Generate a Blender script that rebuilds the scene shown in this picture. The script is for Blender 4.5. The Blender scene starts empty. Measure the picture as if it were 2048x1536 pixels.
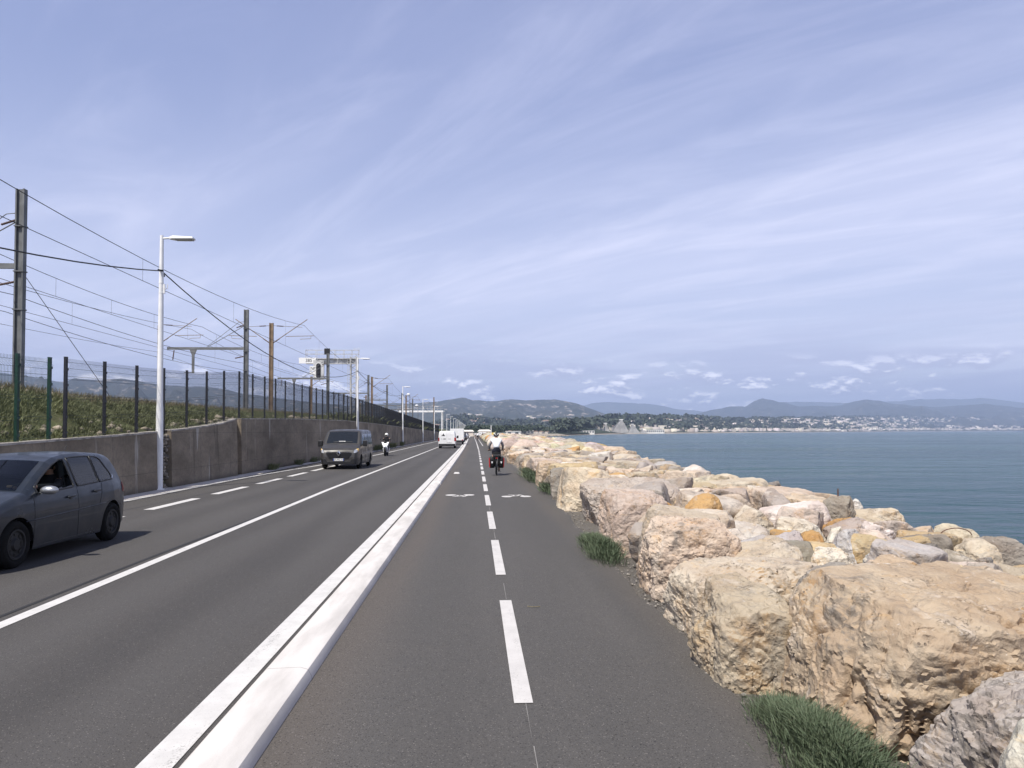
# Coastal road with cycle path, rock breakwater, railway embankment and far bay
import bpy, bmesh, math, random
import numpy as np
from mathutils import Vector, Matrix
C = bpy.context.scene.collection
SC = bpy.context.scene
rad = math.radians

# ------------------------------------------------------------------ camera
cam_d = bpy.data.cameras.new("camera"); cam = bpy.data.objects.new("camera", cam_d); C.objects.link(cam)
cam_d.sensor_width = 36; cam_d.lens = 1460 / 2048 * 36
cam_d.shift_y = 50.6 / 2048
cam_d.clip_start = .1; cam_d.clip_end = 60000
cam.matrix_world = (Matrix.Translation((0, 0, 1.8)) @ Matrix.Rotation(rad(-2.86), 4, 'Z')
                    @ Matrix.Rotation(rad(90 + 1.8), 4, 'X') @ Matrix.Rotation(rad(-.18), 4, 'Z'))
SC.camera = cam

# ------------------------------------------------------------------ sky, sun, exposure
SUN_EL, SUN_AZ = 58.5, 213.0
SC.view_settings.view_transform = 'Standard'; SC.view_settings.look = 'None'
SC.view_settings.exposure = 0.27; SC.view_settings.gamma = 1.0
try: SC.view_settings.use_curve_mapping = False
except Exception: pass
W = bpy.data.worlds.new("World"); SC.world = W; W.use_nodes = True
WN, WL = W.node_tree.nodes, W.node_tree.links
WN.clear()
def wn(t, **k):
    n = WN.new(t)
    for a, b in k.items(): setattr(n, a, b)
    return n
def wmath(op, a, b=None, clamp=False):
    n = wn('ShaderNodeMath', operation=op, use_clamp=clamp)
    for i, v in enumerate((a, b)):
        if v is None: continue
        if isinstance(v, (int, float)): n.inputs[i].default_value = v
        else: WL.new(v, n.inputs[i])
    return n.outputs[0]
def wramp(v, pts):
    n = wn('ShaderNodeMapRange', interpolation_type='SMOOTHSTEP')
    WL.new(v, n.inputs[0])
    for i, x in enumerate(pts): n.inputs[i + 1].default_value = x
    return n.outputs[0]
def wmix(f, a, b):
    n = wn('ShaderNodeMix', data_type='RGBA')
    for s, v in ((0, f), (6, a), (7, b)):
        if isinstance(v, (int, float)): n.inputs[s].default_value = v
        elif isinstance(v, tuple): n.inputs[s].default_value = (*v, 1)
        else: WL.new(v, n.inputs[s])
    return n.outputs[2]
sky = wn('ShaderNodeTexSky', sky_type='NISHITA', sun_disc=False)
sky.sun_elevation = rad(SUN_EL); sky.sun_rotation = rad(SUN_AZ)
sky.air_density = 1.0; sky.dust_density = 1.6; sky.ozone_density = 2.0
tc = wn('ShaderNodeTexCoord')
sx = wn('ShaderNodeSeparateXYZ'); WL.new(tc.outputs['Generated'], sx.inputs[0])
X_, Y_, Z_ = sx.outputs
zc = wmath('ADD', wmath('MAXIMUM', Z_, 0.0), .10)
cx = wn('ShaderNodeCombineXYZ'); WL.new(wmath('DIVIDE', X_, zc), cx.inputs[0]); WL.new(wmath('DIVIDE', Y_, zc), cx.inputs[1])
mp = wn('ShaderNodeMapping'); mp.inputs['Scale'].default_value = (1.15, .30, 1)
mr = wn('ShaderNodeMapping'); mr.inputs['Rotation'].default_value = (0, 0, rad(-48)); WL.new(cx.outputs[0], mr.inputs[0]); WL.new(mr.outputs[0], mp.inputs[0])
def wnoise(vec, scale, detail=6, rough=.55, dist=0.0):
    n = wn('ShaderNodeTexNoise'); WL.new(vec, n.inputs['Vector'])
    n.inputs['Scale'].default_value = scale; n.inputs['Detail'].default_value = detail
    n.inputs['Roughness'].default_value = rough; n.inputs['Distortion'].default_value = dist
    return n.outputs[0]
veil = wramp(wnoise(mp.outputs[0], .55, 5, .5, .6), (.30, .72, 0, 1))
streak = wramp(wnoise(mp.outputs[0], 2.1, 9, .58, 1.3), (.40, .74, 0, 1))
fine_ = wramp(wnoise(mp.outputs[0], 6.5, 8, .6, .8), (.40, .75, 0, 1))
streak = wmath('ADD', streak, wmath('MULTIPLY', wmath('MULTIPLY', fine_, veil), .55))
low = wmath('ADD', wramp(Z_, (.10, .46, 1, 0)), 0.0)
cir = wmath('ADD', wmath('ADD', wmath('MULTIPLY', veil, .24), wmath('MULTIPLY', streak, .23)), wmath('MULTIPLY', low, .40), True)
base = wmix(.45, sky.outputs[0], (3.3, 3.55, 6.2))
skyc = wmix(cir, base, (7.0, 7.1, 8.7))
# low cumulus bank over the far hills
az = wmath('ARCTAN2', X_, Y_)
cv = wn('ShaderNodeCombineXYZ'); WL.new(wmath('MULTIPLY', az, 6.0), cv.inputs[0]); WL.new(wmath('MULTIPLY', Z_, 15.0), cv.inputs[1])
cn = wnoise(cv.outputs[0], 1.9, 10, .60, .15)
band = wmath('MULTIPLY', wramp(Z_, (.015, .03, 0, 1)), wramp(Z_, (.06, .105, 1, 0)))
bk = wn('ShaderNodeCombineXYZ'); WL.new(wmath('MULTIPLY', az, 3.2), bk.inputs[0]); WL.new(wmath('MULTIPLY', Z_, 30.0), bk.inputs[1])
bank = wmath('MULTIPLY', wramp(wnoise(bk.outputs[0], 1.1, 7, .55, .4), (.40, .60, 0, 1)), wmath('MULTIPLY', wramp(Z_, (.0, .03, 0, 1)), wramp(Z_, (.07, .17, 1, 0))))
skyc = wmix(wmath('MULTIPLY', bank, .7), skyc, (4.3, 4.5, 6.3))
cum = wmath('MULTIPLY', wramp(cn, (.49, .58, 0, 1)), band)
cv2 = wn('ShaderNodeCombineXYZ'); WL.new(wmath('MULTIPLY', az, 6.0), cv2.inputs[0]); WL.new(wmath('ADD', wmath('MULTIPLY', Z_, 15.0), .10), cv2.inputs[1])
cn2 = wnoise(cv2.outputs[0], 1.9, 10, .60, .15)
lit = wramp(wmath('SUBTRACT', cn, cn2), (-.01, .09, 0, 1))
cumc = wmix(wmath('MULTIPLY', lit, .9), (4.6, 4.7, 6.2), (15.0, 14.6, 15.4))
skyc = wmix(wmath('MULTIPLY', cum, .85), skyc, cumc)
# unseen sky overhead darkened to cut the fill light and deepen shadows
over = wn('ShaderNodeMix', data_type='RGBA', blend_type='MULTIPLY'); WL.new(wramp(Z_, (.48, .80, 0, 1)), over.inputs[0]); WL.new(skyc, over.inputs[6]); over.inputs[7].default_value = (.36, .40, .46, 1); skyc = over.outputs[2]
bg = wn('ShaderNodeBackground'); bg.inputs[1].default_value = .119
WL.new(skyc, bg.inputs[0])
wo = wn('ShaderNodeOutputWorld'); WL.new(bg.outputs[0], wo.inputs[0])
sd = bpy.data.lights.new("sun", 'SUN'); sd.energy = 5.0; sd.angle = rad(.53); sd.color = (1, .95, .87)
sun = bpy.data.objects.new("sun", sd); C.objects.link(sun)
to_sun = Vector((math.sin(rad(SUN_AZ)) * math.cos(rad(SUN_EL)), math.cos(rad(SUN_AZ)) * math.cos(rad(SUN_EL)), math.sin(rad(SUN_EL))))
sun.rotation_euler = to_sun.to_track_quat('Z', 'Y').to_euler()
sun.location = (0, 0, 50)

# ------------------------------------------------------------------ helpers
rnd = random.Random(11)
NPR = np.random.RandomState(5)
def tag(o, label=None, cat=None, group=None, kind=None):
    if label: o['label'] = label
    if cat: o['category'] = cat
    if group: o['group'] = group
    if kind: o['kind'] = kind
    return o
def empty(name, loc=(0, 0, 0), rz=0.0, label=None, cat=None, group=None):
    o = bpy.data.objects.new(name, None); C.objects.link(o)
    o.location = loc; o.rotation_euler = (0, 0, rz); o.empty_display_size = .2
    return tag(o, label, cat, group)
def link(name, me, m, parent=None):
    o = bpy.data.objects.new(name, me); C.objects.link(o)
    if m is not None and not me.materials: me.materials.append(m)
    if parent is not None: o.parent = parent
    return o
def copy_tree(o, parent=None):
    c = o.copy(); C.objects.link(c)
    if parent is not None: c.parent = parent
    for ch in o.children: copy_tree(ch, c)
    return c
def np_mesh(name, V, Fc, smooth=False):
    me = bpy.data.meshes.new(name)
    V = np.asarray(V, dtype=np.float32); Fc = np.asarray(Fc, dtype=np.int32)
    n, k = Fc.shape
    me.vertices.add(len(V)); me.vertices.foreach_set('co', V.ravel())
    me.loops.add(n * k); me.loops.foreach_set('vertex_index', Fc.ravel())
    me.polygons.add(n); me.polygons.foreach_set('loop_start', np.arange(0, n * k, k, dtype=np.int32))
    me.polygons.foreach_set('loop_total', np.full(n, k, dtype=np.int32))
    if smooth: me.polygons.foreach_set('use_smooth', np.ones(n, dtype=bool))
    me.update(calc_edges=True); me.validate()
    return me
class MB:
    def __init__(s): s.v = []; s.f = []
    def add(s, v, f):
        n = len(s.v); s.v += [tuple(p) for p in v]; s.f += [tuple(i + n for i in q) for q in f]; return s
    def bx(s, x0, x1, y0, y1, z0, z1):
        v = [(x0, y0, z0), (x1, y0, z0), (x1, y1, z0), (x0, y1, z0), (x0, y0, z1), (x1, y0, z1), (x1, y1, z1), (x0, y1, z1)]
        return s.add(v, [(3, 2, 1, 0), (4, 5, 6, 7), (0, 1, 5, 4), (1, 2, 6, 5), (2, 3, 7, 6), (3, 0, 4, 7)])
    def box(s, c, d, R=None):
        v = [Vector(((i & 1) - .5, (i >> 1 & 1) - .5, (i >> 2) - .5)) for i in range(8)]
        v = [Vector((p.x * d[0], p.y * d[1], p.z * d[2])) for p in v]
        if R is not None: v = [R @ p for p in v]
        v = [p + Vector(c) for p in v]
        return s.add(v, [(0, 2, 3, 1), (4, 5, 7, 6), (0, 1, 5, 4), (1, 3, 7, 5), (3, 2, 6, 7), (2, 0, 4, 6)])
    def beam(s, a, b, w, h=None):
        a, b = Vector(a), Vector(b); h = h or w
        d = (b - a); L = d.length
        R = d.to_track_quat('Y', 'Z').to_matrix()
        return s.box((a + b) / 2, (w, L, h), R)
    def rings(s, rings, close=True, cap0=True, cap1=True):
        n = len(rings[0]); v = [p for r in rings for p in r]; f = []
        for i in range(len(rings) - 1):
            for j in range(n if close else n - 1):
                k = (j + 1) % n
                f.append((i * n + j, i * n + k, (i + 1) * n + k, (i + 1) * n + j))
        if close and cap0: f.append(tuple(reversed(range(n))))
        if close and cap1: f.append(tuple((len(rings) - 1) * n + j for j in range(n)))
        return s.add(v, f)
    def tube(s, pts, r, n=8, caps=True):
        pts = [Vector(p) for p in pts]; rs = r if isinstance(r, (list, tuple)) else [r] * len(pts)
        rings = []; prev = None
        for i, p in enumerate(pts):
            d = (pts[min(i + 1, len(pts) - 1)] - pts[max(i - 1, 0)]).normalized()
            if prev is None:
                u = d.orthogonal().normalized()
            else:
                u = (prev - d * prev.dot(d)).normalized()
            prev = u; w = d.cross(u)
            rings.append([p + (u * math.cos(2 * math.pi * k / n) + w * math.sin(2 * math.pi * k / n)) * rs[i] for k in range(n)])
        return s.rings(rings, True, caps, caps)
    def cyl(s, a, b, r0, r1=None, n=16):
        return s.tube([a, b], [r0, r0 if r1 is None else r1], n)
    def ell(s, c, r, nu=14, nv=9, R=None):
        rings = []
        for i in range(1, nv):
            t = math.pi * i / nv
            ring = [Vector((r[0] * math.sin(t) * math.cos(2 * math.pi * k / nu), r[1] * math.sin(t) * math.sin(2 * math.pi * k / nu), -r[2] * math.cos(t))) for k in range(nu)]
            if R is not None: ring = [R @ p for p in ring]
            rings.append([p + Vector(c) for p in ring])
        return s.rings(rings)
    def prism(s, poly, axis, t0, t1):
        # poly: 2-D outline (counter-clockwise) in the two axes other than `axis`
        def P(a, b, t):
            return {'x': (t, a, b), 'y': (a, t, b), 'z': (a, b, t)}[axis]
        n = len(poly)
        v = [P(a, b, t0) for a, b in poly] + [P(a, b, t1) for a, b in poly]
        f = [tuple(range(n - 1, -1, -1)), tuple(range(n, 2 * n))] + [(i, (i + 1) % n, n + (i + 1) % n, n + i) for i in range(n)]
        return s.add(v, f)
    def grid(s, rows):
        return s.rings(rows, False)
    def ring_torus(s, c, R, r, axis='x', nR=32, nr=10, sq=1.0):
        pts = []
        for i in range(nR):
            a = 2 * math.pi * i / nR; ring = []
            for j in range(nr):
                b = 2 * math.pi * j / nr
                q = R + r * math.cos(b); t = r * sq * math.sin(b)
                p = {'x': (t, q * math.cos(a), q * math.sin(a)), 'y': (q * math.cos(a), t, q * math.sin(a))}[axis]
                ring.append((c[0] + p[0], c[1] + p[1], c[2] + p[2]))
            pts.append(ring)
        n = nr; v = [p for r_ in pts for p in r_]; f = []
        for i in range(nR):
            for j in range(nr):
                f.append((i * n + j, i * n + (j + 1) % n, ((i + 1) % nR) * n + (j + 1) % n, ((i + 1) % nR) * n + j))
        return s.add(v, f)
    def mesh(s, name, smooth=None):
        me = bpy.data.meshes.new(name); me.from_pydata(s.v, [], s.f); me.update()
        bm = bmesh.new(); bm.from_mesh(me); bmesh.ops.recalc_face_normals(bm, faces=bm.faces); bm.to_mesh(me); bm.free()
        if smooth:
            me.polygons.foreach_set('use_smooth', [True] * len(me.polygons))
            if smooth is not True: me.set_sharp_from_angle(angle=rad(smooth))
        return me
    def build(s, name, m, parent=None, smooth=None, bevel=None):
        o = link(name, s.mesh(name, smooth), m, parent)
        if bevel:
            b = o.modifiers.new('bevel', 'BEVEL'); b.width = bevel; b.segments = 2; b.limit_method = 'ANGLE'
        return o

# ---- gradient noise (numpy)
_perm = np.random.RandomState(3).permutation(256); _perm = np.concatenate([_perm, _perm, _perm])
_grad = np.random.RandomState(4).randn(256, 3); _grad /= np.linalg.norm(_grad, axis=1)[:, None]
def perlin(P):
    P = np.asarray(P, dtype=np.float64); I = np.floor(P).astype(int); Fr = P - I; I &= 255
    U = Fr * Fr * Fr * (Fr * (Fr * 6 - 15) + 10)
    out = 0
    for dx in (0, 1):
        for dy in (0, 1):
            for dz in (0, 1):
                h = _perm[_perm[_perm[(I[:, 0] + dx) & 255] + ((I[:, 1] + dy) & 255)] + ((I[:, 2] + dz) & 255)]
                g = _grad[h & 255]
                d = ((Fr - np.array([dx, dy, dz])) * g).sum(1)
                w = (U[:, 0] if dx else 1 - U[:, 0]) * (U[:, 1] if dy else 1 - U[:, 1]) * (U[:, 2] if dz else 1 - U[:, 2])
                out = out + w * d
    return out * 1.5
def fbm(P, oct=4, lac=2.05, gain=.5):
    P = np.asarray(P, dtype=np.float64); a = 1; s = 0
    for o in range(oct):
        s = s + a * perlin(P + o * 17.3); P = P * lac; a *= gain
    return s
def n2(x, y, sc=1.0, o=4, seed=0):
    x = np.atleast_1d(np.asarray(x, dtype=float)); y = np.atleast_1d(np.asarray(y, dtype=float))
    return fbm(np.stack([x * sc + seed, y * sc + seed * .7, np.full_like(x, seed * 1.3)], 1), o)
def interp(x, pts):
    xs, ys = zip(*pts); return np.interp(x, xs, ys)

# ------------------------------------------------------------------ materials
class NT:
    def __init__(s, name):
        s.m = bpy.data.materials.new(name); s.m.use_nodes = True
        s.N, s.L = s.m.node_tree.nodes, s.m.node_tree.links
        s.b = s.N['Principled BSDF']; s.out = s.N['Material Output']
    def n(s, t, **k):
        q = s.N.new(t)
        for a, b in k.items(): setattr(q, a, b)
        return q
    def set(s, sock, v):
        if isinstance(v, (int, float)): sock.default_value = v
        elif isinstance(v, tuple): sock.default_value = v if len(v) == len(sock.default_value) else (*v, 1)
        else: s.L.new(v, sock)
    def math(s, op, a, b=None, clamp=False):
        q = s.n('ShaderNodeMath', operation=op, use_clamp=clamp); s.set(q.inputs[0], a)
        if b is not None: s.set(q.inputs[1], b)
        return q.outputs[0]
    def coords(s, kind='Object'):
        if kind == 'world': return s.n('ShaderNodeNewGeometry').outputs['Position']
        return s.n('ShaderNodeTexCoord').outputs[kind]
    def map(s, v, scale=(1, 1, 1), rot=(0, 0, 0), loc=(0, 0, 0)):
        q = s.n('ShaderNodeMapping'); s.L.new(v, q.inputs[0])
        q.inputs['Scale'].default_value = scale; q.inputs['Rotation'].default_value = rot; q.inputs['Location'].default_value = loc
        return q.outputs[0]
    def noise(s, v, scale, detail=4, rough=.55, dist=0.0, out=0):
        q = s.n('ShaderNodeTexNoise'); s.L.new(v, q.inputs['Vector'])
        for a, b in (('Scale', scale), ('Detail', detail), ('Roughness', rough), ('Distortion', dist)): q.inputs[a].default_value = b
        return q.outputs[out]
    def vor(s, v, scale, feature='F1', out=0):
        q = s.n('ShaderNodeTexVoronoi', feature=feature); s.L.new(v, q.inputs['Vector']); q.inputs['Scale'].default_value = scale
        return q.outputs[out]
    def ramp(s, v, a, b, lo=0.0, hi=1.0):
        q = s.n('ShaderNodeMapRange', interpolation_type='SMOOTHSTEP'); s.L.new(v, q.inputs[0])
        for i, x in enumerate((a, b, lo, hi)): q.inputs[i + 1].default_value = x
        return q.outputs[0]
    def mix(s, f, a, b, blend='MIX'):
        q = s.n('ShaderNodeMix', data_type='RGBA', blend_type=blend); s.set(q.inputs[0], f); s.set(q.inputs[6], a); s.set(q.inputs[7], b)
        return q.outputs[2]
    def bump(s, h, strength=.5, dist=.02, prev=None):
        q = s.n('ShaderNodeBump'); q.inputs['Strength'].default_value = strength; q.inputs['Distance'].default_value = dist
        s.L.new(h, q.inputs['Height'])
        if prev is not None: s.L.new(prev, q.inputs['Normal'])
        return q.outputs[0]
    def fin(s, col, rough=.6, normal=None, metal=0.0, spec=None, **kw):
        s.set(s.b.inputs['Base Color'], col); s.set(s.b.inputs['Roughness'], rough); s.set(s.b.inputs['Metallic'], metal)
        if spec is not None: s.set(s.b.inputs['Specular IOR Level'], spec)
        if normal is not None: s.L.new(normal, s.b.inputs['Normal'])
        for k, v in kw.items(): s.set(s.b.inputs[k], v)
        return s.m
def pm(name, col, rough=.5, metal=0.0, var=.12, scale=6.0, bump=0.0, spec=None, **kw):
    t = NT(name); c = t.coords()
    nz = t.noise(c, scale, 5)
    dark = tuple(x * (1 - var * 1.6) for x in col); lite = tuple(min(1, x * (1 + var)) for x in col)
    k = t.mix(t.ramp(nz, .3, .7), dark, lite)
    nrm = t.bump(t.noise(c, scale * 12, 3), bump, .01) if bump else None
    return t.fin(k, t.ramp(t.noise(c, scale * 2, 3), .2, .8, max(.02, rough * .85), min(1, rough * 1.15)), nrm, metal, spec, **kw)

def asphalt(name, a, b, tint, tracks=()):
    t = NT(name); p = t.coords('world')
    big = t.noise(t.map(p, (.9, .10, 1)), 1.0, 5, .6)
    mid = t.noise(p, 2.2, 5, .6)
    fine = t.noise(p, 130, 4, .8)
    grain = t.vor(p, 190, 'F1')
    spk = t.vor(p, 150, 'F1', 1)
    sep = t.n('ShaderNodeSeparateColor'); t.L.new(spk, sep.inputs[0])
    c = t.mix(t.ramp(big, .3, .7), a, b)
    c = t.mix(t.math('MULTIPLY', t.ramp(mid, .45, .75), .35), c, tint)
    sp_ = t.n('ShaderNodeSeparateXYZ'); t.L.new(p, sp_.inputs[0]); wob = t.math('ADD', sp_.outputs[0], t.math('MULTIPLY', t.math('SUBTRACT', t.noise(t.map(p, (1, .12, 1)), .9, 4), .5), .7))
    for xc_, w_, k_, tc_ in tracks:
        c = t.mix(t.math('MULTIPLY', t.ramp(t.math('ABSOLUTE', t.math('SUBTRACT', wob, xc_)), 0.0, w_, 1, 0), k_), c, tc_)
    oil = t.math('MULTIPLY', t.ramp(t.noise(p, 1.1, 6, .7), .66, .74), .35); c = t.mix(oil, c, tuple(v * .55 for v in a))
    c = t.mix(t.ramp(fine, .25, .75), t.mix(.45, c, (.012, .012, .013)), t.mix(.25, c, (.22, .21, .2)))
    c = t.mix(t.math('MULTIPLY', t.ramp(sep.outputs[0], .968, .985), .5), c, (.25, .23, .215))
    c = t.mix(t.math('MULTIPLY', t.ramp(sep.outputs[1], .05, .03), .7), c, (.01, .01, .011))
    crack = t.ramp(t.math('ABSOLUTE', t.math('SUBTRACT', t.noise(t.map(p, (1, .25, 1)), .55, 6, .6, .4), .5)), .0, .0035, 1, 0)
    c = t.mix(t.math('MULTIPLY', crack, .10), c, (.02, .02, .02))
    nb = t.bump(t.math('ADD', fine, t.math('MULTIPLY', grain, .6)), .55, .006)
    return t.fin(c, t.ramp(fine, .2, .8, .78, .95), nb, spec=.3)
M = {}
M['road'] = asphalt('road_asphalt', (.053, .049, .047), (.073, .067, .063), (.064, .057, .053), [(-2.35, .55, .40, (.088, .084, .082)), (-3.75, .55, .40, (.088, .084, .082)), (-3.05, .45, .45, (.038, .036, .036)), (-5.4, .55, .40, (.090, .085, .082)), (-6.9, .55, .40, (.090, .085, .082)), (-6.15, .45, .40, (.042, .040, .039)), (-8.6, .8, .4, (.085, .078, .072))])
M['path'] = asphalt('path_asphalt', (.072, .068, .065), (.093, .087, .082), (.098, .088, .080), [(-1.0, .45, .65, (.120, .098, .080)), (1.75, .35, .45, (.115, .098, .082)), (-.35, .5, .25, (.070, .066, .062)), (1.0, .45, .25, (.070, .066, .062))])
def paint(name, col, under, wear):
    t = NT(name); p = t.coords('world')
    f = t.noise(p, 70, 4, .75); g = t.noise(p, 5, 5, .6); h = t.noise(t.map(p, (3, .4, 1)), 2.5, 5, .6)
    w = t.math('ADD', t.ramp(f, .60, .74), t.math('MULTIPLY', t.ramp(f, .50, .6), t.ramp(h, .5, .8)), True)
    c = t.mix(t.ramp(g, .3, .75), col, tuple(x * .86 for x in col))
    c = t.mix(t.math('MULTIPLY', w, wear), c, under)
    return t.fin(c, .7, t.bump(f, .4, .004), spec=.3)
M['paint'] = paint('road_paint', (.60, .585, .565), (.10, .095, .09), .9)
M['paint_new'] = paint('fresh_road_paint', (.56, .54, .52), (.13, .12, .12), .75)
t = NT('kerb_concrete'); p = t.coords('world')
c = t.mix(t.ramp(t.noise(t.map(p, (2.5, .5, 1)), 2.0, 6, .6), .3, .75), (.64, .61, .58), (.48, .455, .43))
c = t.mix(t.math('MULTIPLY', t.ramp(t.noise(p, 60, 4, .7), .62, .75), .5), c, (.33, .31, .29))
jy = t.n('ShaderNodeSeparateXYZ'); t.L.new(p, jy.inputs[0])
jf = t.math('ABSOLUTE', t.math('SUBTRACT', t.math('FRACT', t.math('DIVIDE', t.math('ADD', jy.outputs[1], .55), 6.0)), .0))
c = t.mix(t.ramp(jf, .0006, .0016, .75, 0), c, (.12, .11, .10))
M['kerb'] = t.fin(c, .85, t.bump(t.noise(p, 80, 4), .3, .004), spec=.25)

t = NT('retaining_wall_concrete'); p = t.coords('world')
c = t.mix(t.ramp(t.noise(t.map(p, (1, .35, .9)), .8, 6, .65), .3, .72), (.165, .134, .098), (.33, .275, .205))
c = t.mix(t.ramp(t.noise(p, 9, 6, .7), .35, .8, 0, .5), c, (.10, .09, .08))
streaks = t.noise(t.map(p, (1, 1.1, .10)), 1.6, 5, .6)
c = t.mix(t.math('MULTIPLY', t.ramp(streaks, .61, .68), .65), c, (.50, .47, .42))
c = t.mix(t.math('MULTIPLY', t.ramp(t.noise(t.map(p, (1, .9, .14)), 2.3, 5, .6), .58, .72), .5), c, (.055, .05, .045))
zz = t.n('ShaderNodeSeparateXYZ'); t.L.new(p, zz.inputs[0])
lift = t.math('ABSOLUTE', t.math('SUBTRACT', t.math('FRACT', t.math('ADD', t.math('MULTIPLY', zz.outputs[2], .8), t.math('MULTIPLY', t.noise(p, .6, 2), .08))), .5))
c = t.mix(t.ramp(lift, .0, .012, .5, 0), c, (.07, .065, .06))
vj = t.math('ABSOLUTE', t.math('SUBTRACT', t.math('FRACT', t.math('MULTIPLY', zz.outputs[1], .31)), .5))
c = t.mix(t.ramp(vj, .0, .006, .55, 0), c, (.06, .055, .05))
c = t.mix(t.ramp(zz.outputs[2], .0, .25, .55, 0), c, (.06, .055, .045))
M['wall'] = t.fin(c, .92, t.bump(t.noise(p, 22, 7, .7), .5, .02), spec=.2)
M['coping'] = pm('wall_coping', (.36, .33, .29), .9, var=.3, scale=3, bump=.4)

t = NT('soil'); p = t.coords('world')
c = t.mix(t.ramp(t.noise(p, .8, 7, .7), .35, .65), (.115, .115, .058), (.080, .098, .042))
c = t.mix(t.ramp(t.noise(p, 3.5, 6, .7), .60, .74), c, (.19, .17, .125))
M['soil'] = t.fin(c, .95, t.bump(t.noise(p, 9, 7, .7), .8, .06), spec=.1)
t = NT('ballast'); p = t.coords('world')
c = t.mix(t.vor(p, 14, 'F1'), (.10, .09, .085), (.25, .23, .21))
M['ballast'] = t.fin(c, .95, t.bump(t.vor(p, 14), 1.0, .05), spec=.1)
t = NT('gravel_edge'); p = t.coords('world')
c = t.mix(t.ramp(t.noise(p, 45, 5, .8), .35, .65), (.075, .07, .066), (.26, .24, .22))
c = t.mix(t.ramp(t.noise(p, 3, 5, .7), .45, .65), c, (.16, .145, .12))
M['gravel'] = t.fin(c, .95, t.bump(t.noise(p, 45, 5, .8), 1.0, .03), spec=.1)
t = NT('sea_water'); p = t.coords('world')
w1 = t.noise(t.map(p, (.55, 1.0, 1), (0, 0, rad(25))), .9, 6, .6, .3)
w2 = t.noise(t.map(p, (.4, 1.0, 1), (0, 0, rad(-10))), .16, 4, .55, .2)
w3 = t.noise(p, .012, 4, .6)
w4 = t.noise(t.map(p, (.25, 1, 1), (0, 0, rad(8))), .035, 5, .6, .4)
c = t.mix(t.ramp(w3, .35, .65), (.034, .080, .092), (.048, .106, .115))
c = t.mix(t.ramp(w4, .40, .66, 0, .55), c, (.010, .040, .066))
h = t.math('ADD', t.math('MULTIPLY', w1, .35), t.math('MULTIPLY', w2, 1.2))
M['sea'] = t.fin(c, t.ramp(w4, .35, .65, .10, .2), t.bump(h, 1.0, 3.0), spec=.3, IOR=1.33)
# ------------------------------------------------------------------ the setting: sea, land, road
WT = [(-20, 1.35), (10, 1.40), (15.7, 1.54), (22.8, 1.78), (26.8, 1.97), (29.7, 2.16), (31.6, 2.40), (41.8, 2.58), (58, 2.74), (75, 2.70), (96, 2.59), (196, 1.93), (320, 1.5)]
def wt(y): return float(interp(y, WT))
SEA = -2.2
def sheet(name, x0, x1, y0, y1, z, m, nx=1, ny=1, kind='structure'):
    mb = MB()
    xs = np.linspace(x0, x1, nx + 1); ys = np.linspace(y0, y1, ny + 1)
    mb.grid([[(x, y, z) for x in xs] for y in ys])
    o = mb.build(name, m); return tag(o, kind=kind)
sheet('sea', -16500, 16500, -1500, 16500, SEA, M['sea'])
CREST = [(-5, 5.2), (4, 5.3), (7.2, 6.0), (9.3, 6.6), (13, 7.2), (17.4, 7.7), (26, 8.7), (46, 10.3), (80, 11.6), (120, 12.6), (200, 14), (330, 15)]
def crest(y): return float(interp(y, CREST))
# land sheet under everything inland and along the beach: one sheet with a shoreline edge
SHORE = [(11.5, -60), (11.5, 7), (12.5, 20), (14, 46), (16, 120), (18, 330), (19, 470), (34, 610), (64, 810), (108, 850), (168, 1050), (290, 1362), (561, 1802), (1105, 2604), (2000, 3750), (2940, 4920), (4700, 6050), (7600, 7600), (12000, 9800)]
mb = MB(); rows = []
for x, y in SHORE:
    rows.append([(-16000 if y < 6000 else -12000, y, -.06), (x - 30 - abs(x) * .02, y + max(0, x) * .03, -.06), (x - (9 if y < 420 else 14) - max(0, x - 20) * .01, y, -.08), (x, y, SEA - .35), (x + 12 + max(0, x - 20) * .02, y - 6, SEA - .9)])
rows.append([(-9000, 15500, -.06), (0, 15500, -.06), (6000, 15500, -.08), (12000, 15400, -.1), (12400, 15000, -3.1)])
mb.grid(rows)
t = NT('land_soil'); p = t.coords('world')
c = t.mix(t.ramp(t.noise(p, .01, 6, .65), .35, .65), (.26, .23, .19), (.34, .30, .25))
tag(mb.build('ground', t.fin(c, .95, spec=.1)), kind='structure')

def ystrip(name, xl, xr, ys, z, m, kind='structure', parent=None):
    mb = MB(); mb.grid([[(xl(y), y, z(y) if callable(z) else z), (xr(y), y, z(y) if callable(z) else z)] for y in ys])
    o = mb.build(name, m, parent); return tag(o, kind=kind) if parent is None else o
YS = list(np.concatenate([np.arange(-6, 60, 2.0), np.arange(60, 340, 8.0)]))
bend = lambda y: -.9 * min(1, max(0, (y - 70) / 160)) ** 1.3       # the cycle path drifts left far ahead
rgt = lambda y: float(interp(y, [(-6, 1.74), (4.2, 1.77), (10.7, 1.86), (16, 2.0), (22, 2.2), (28, 2.04), (37, 2.0), (104, 2.0), (340, 1.9)])) + .03 * math.sin(y * 2.1) + .02 * math.sin(y * 5.3)
YR = list(np.concatenate([np.arange(-6, 40, .4), np.arange(40, 340, 6.0)]))
ystrip('road', lambda y: -10.4, lambda y: -1.35 + bend(y), YS, .0, M['road'])
ystrip('cycle_path', lambda y: -1.40 + bend(y), rgt, YR, .004, M['path'])
ystrip('gravel_edge', lambda y: rgt(y) - .12, lambda y: 3.3, YR, -.02, M['gravel'])
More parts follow.
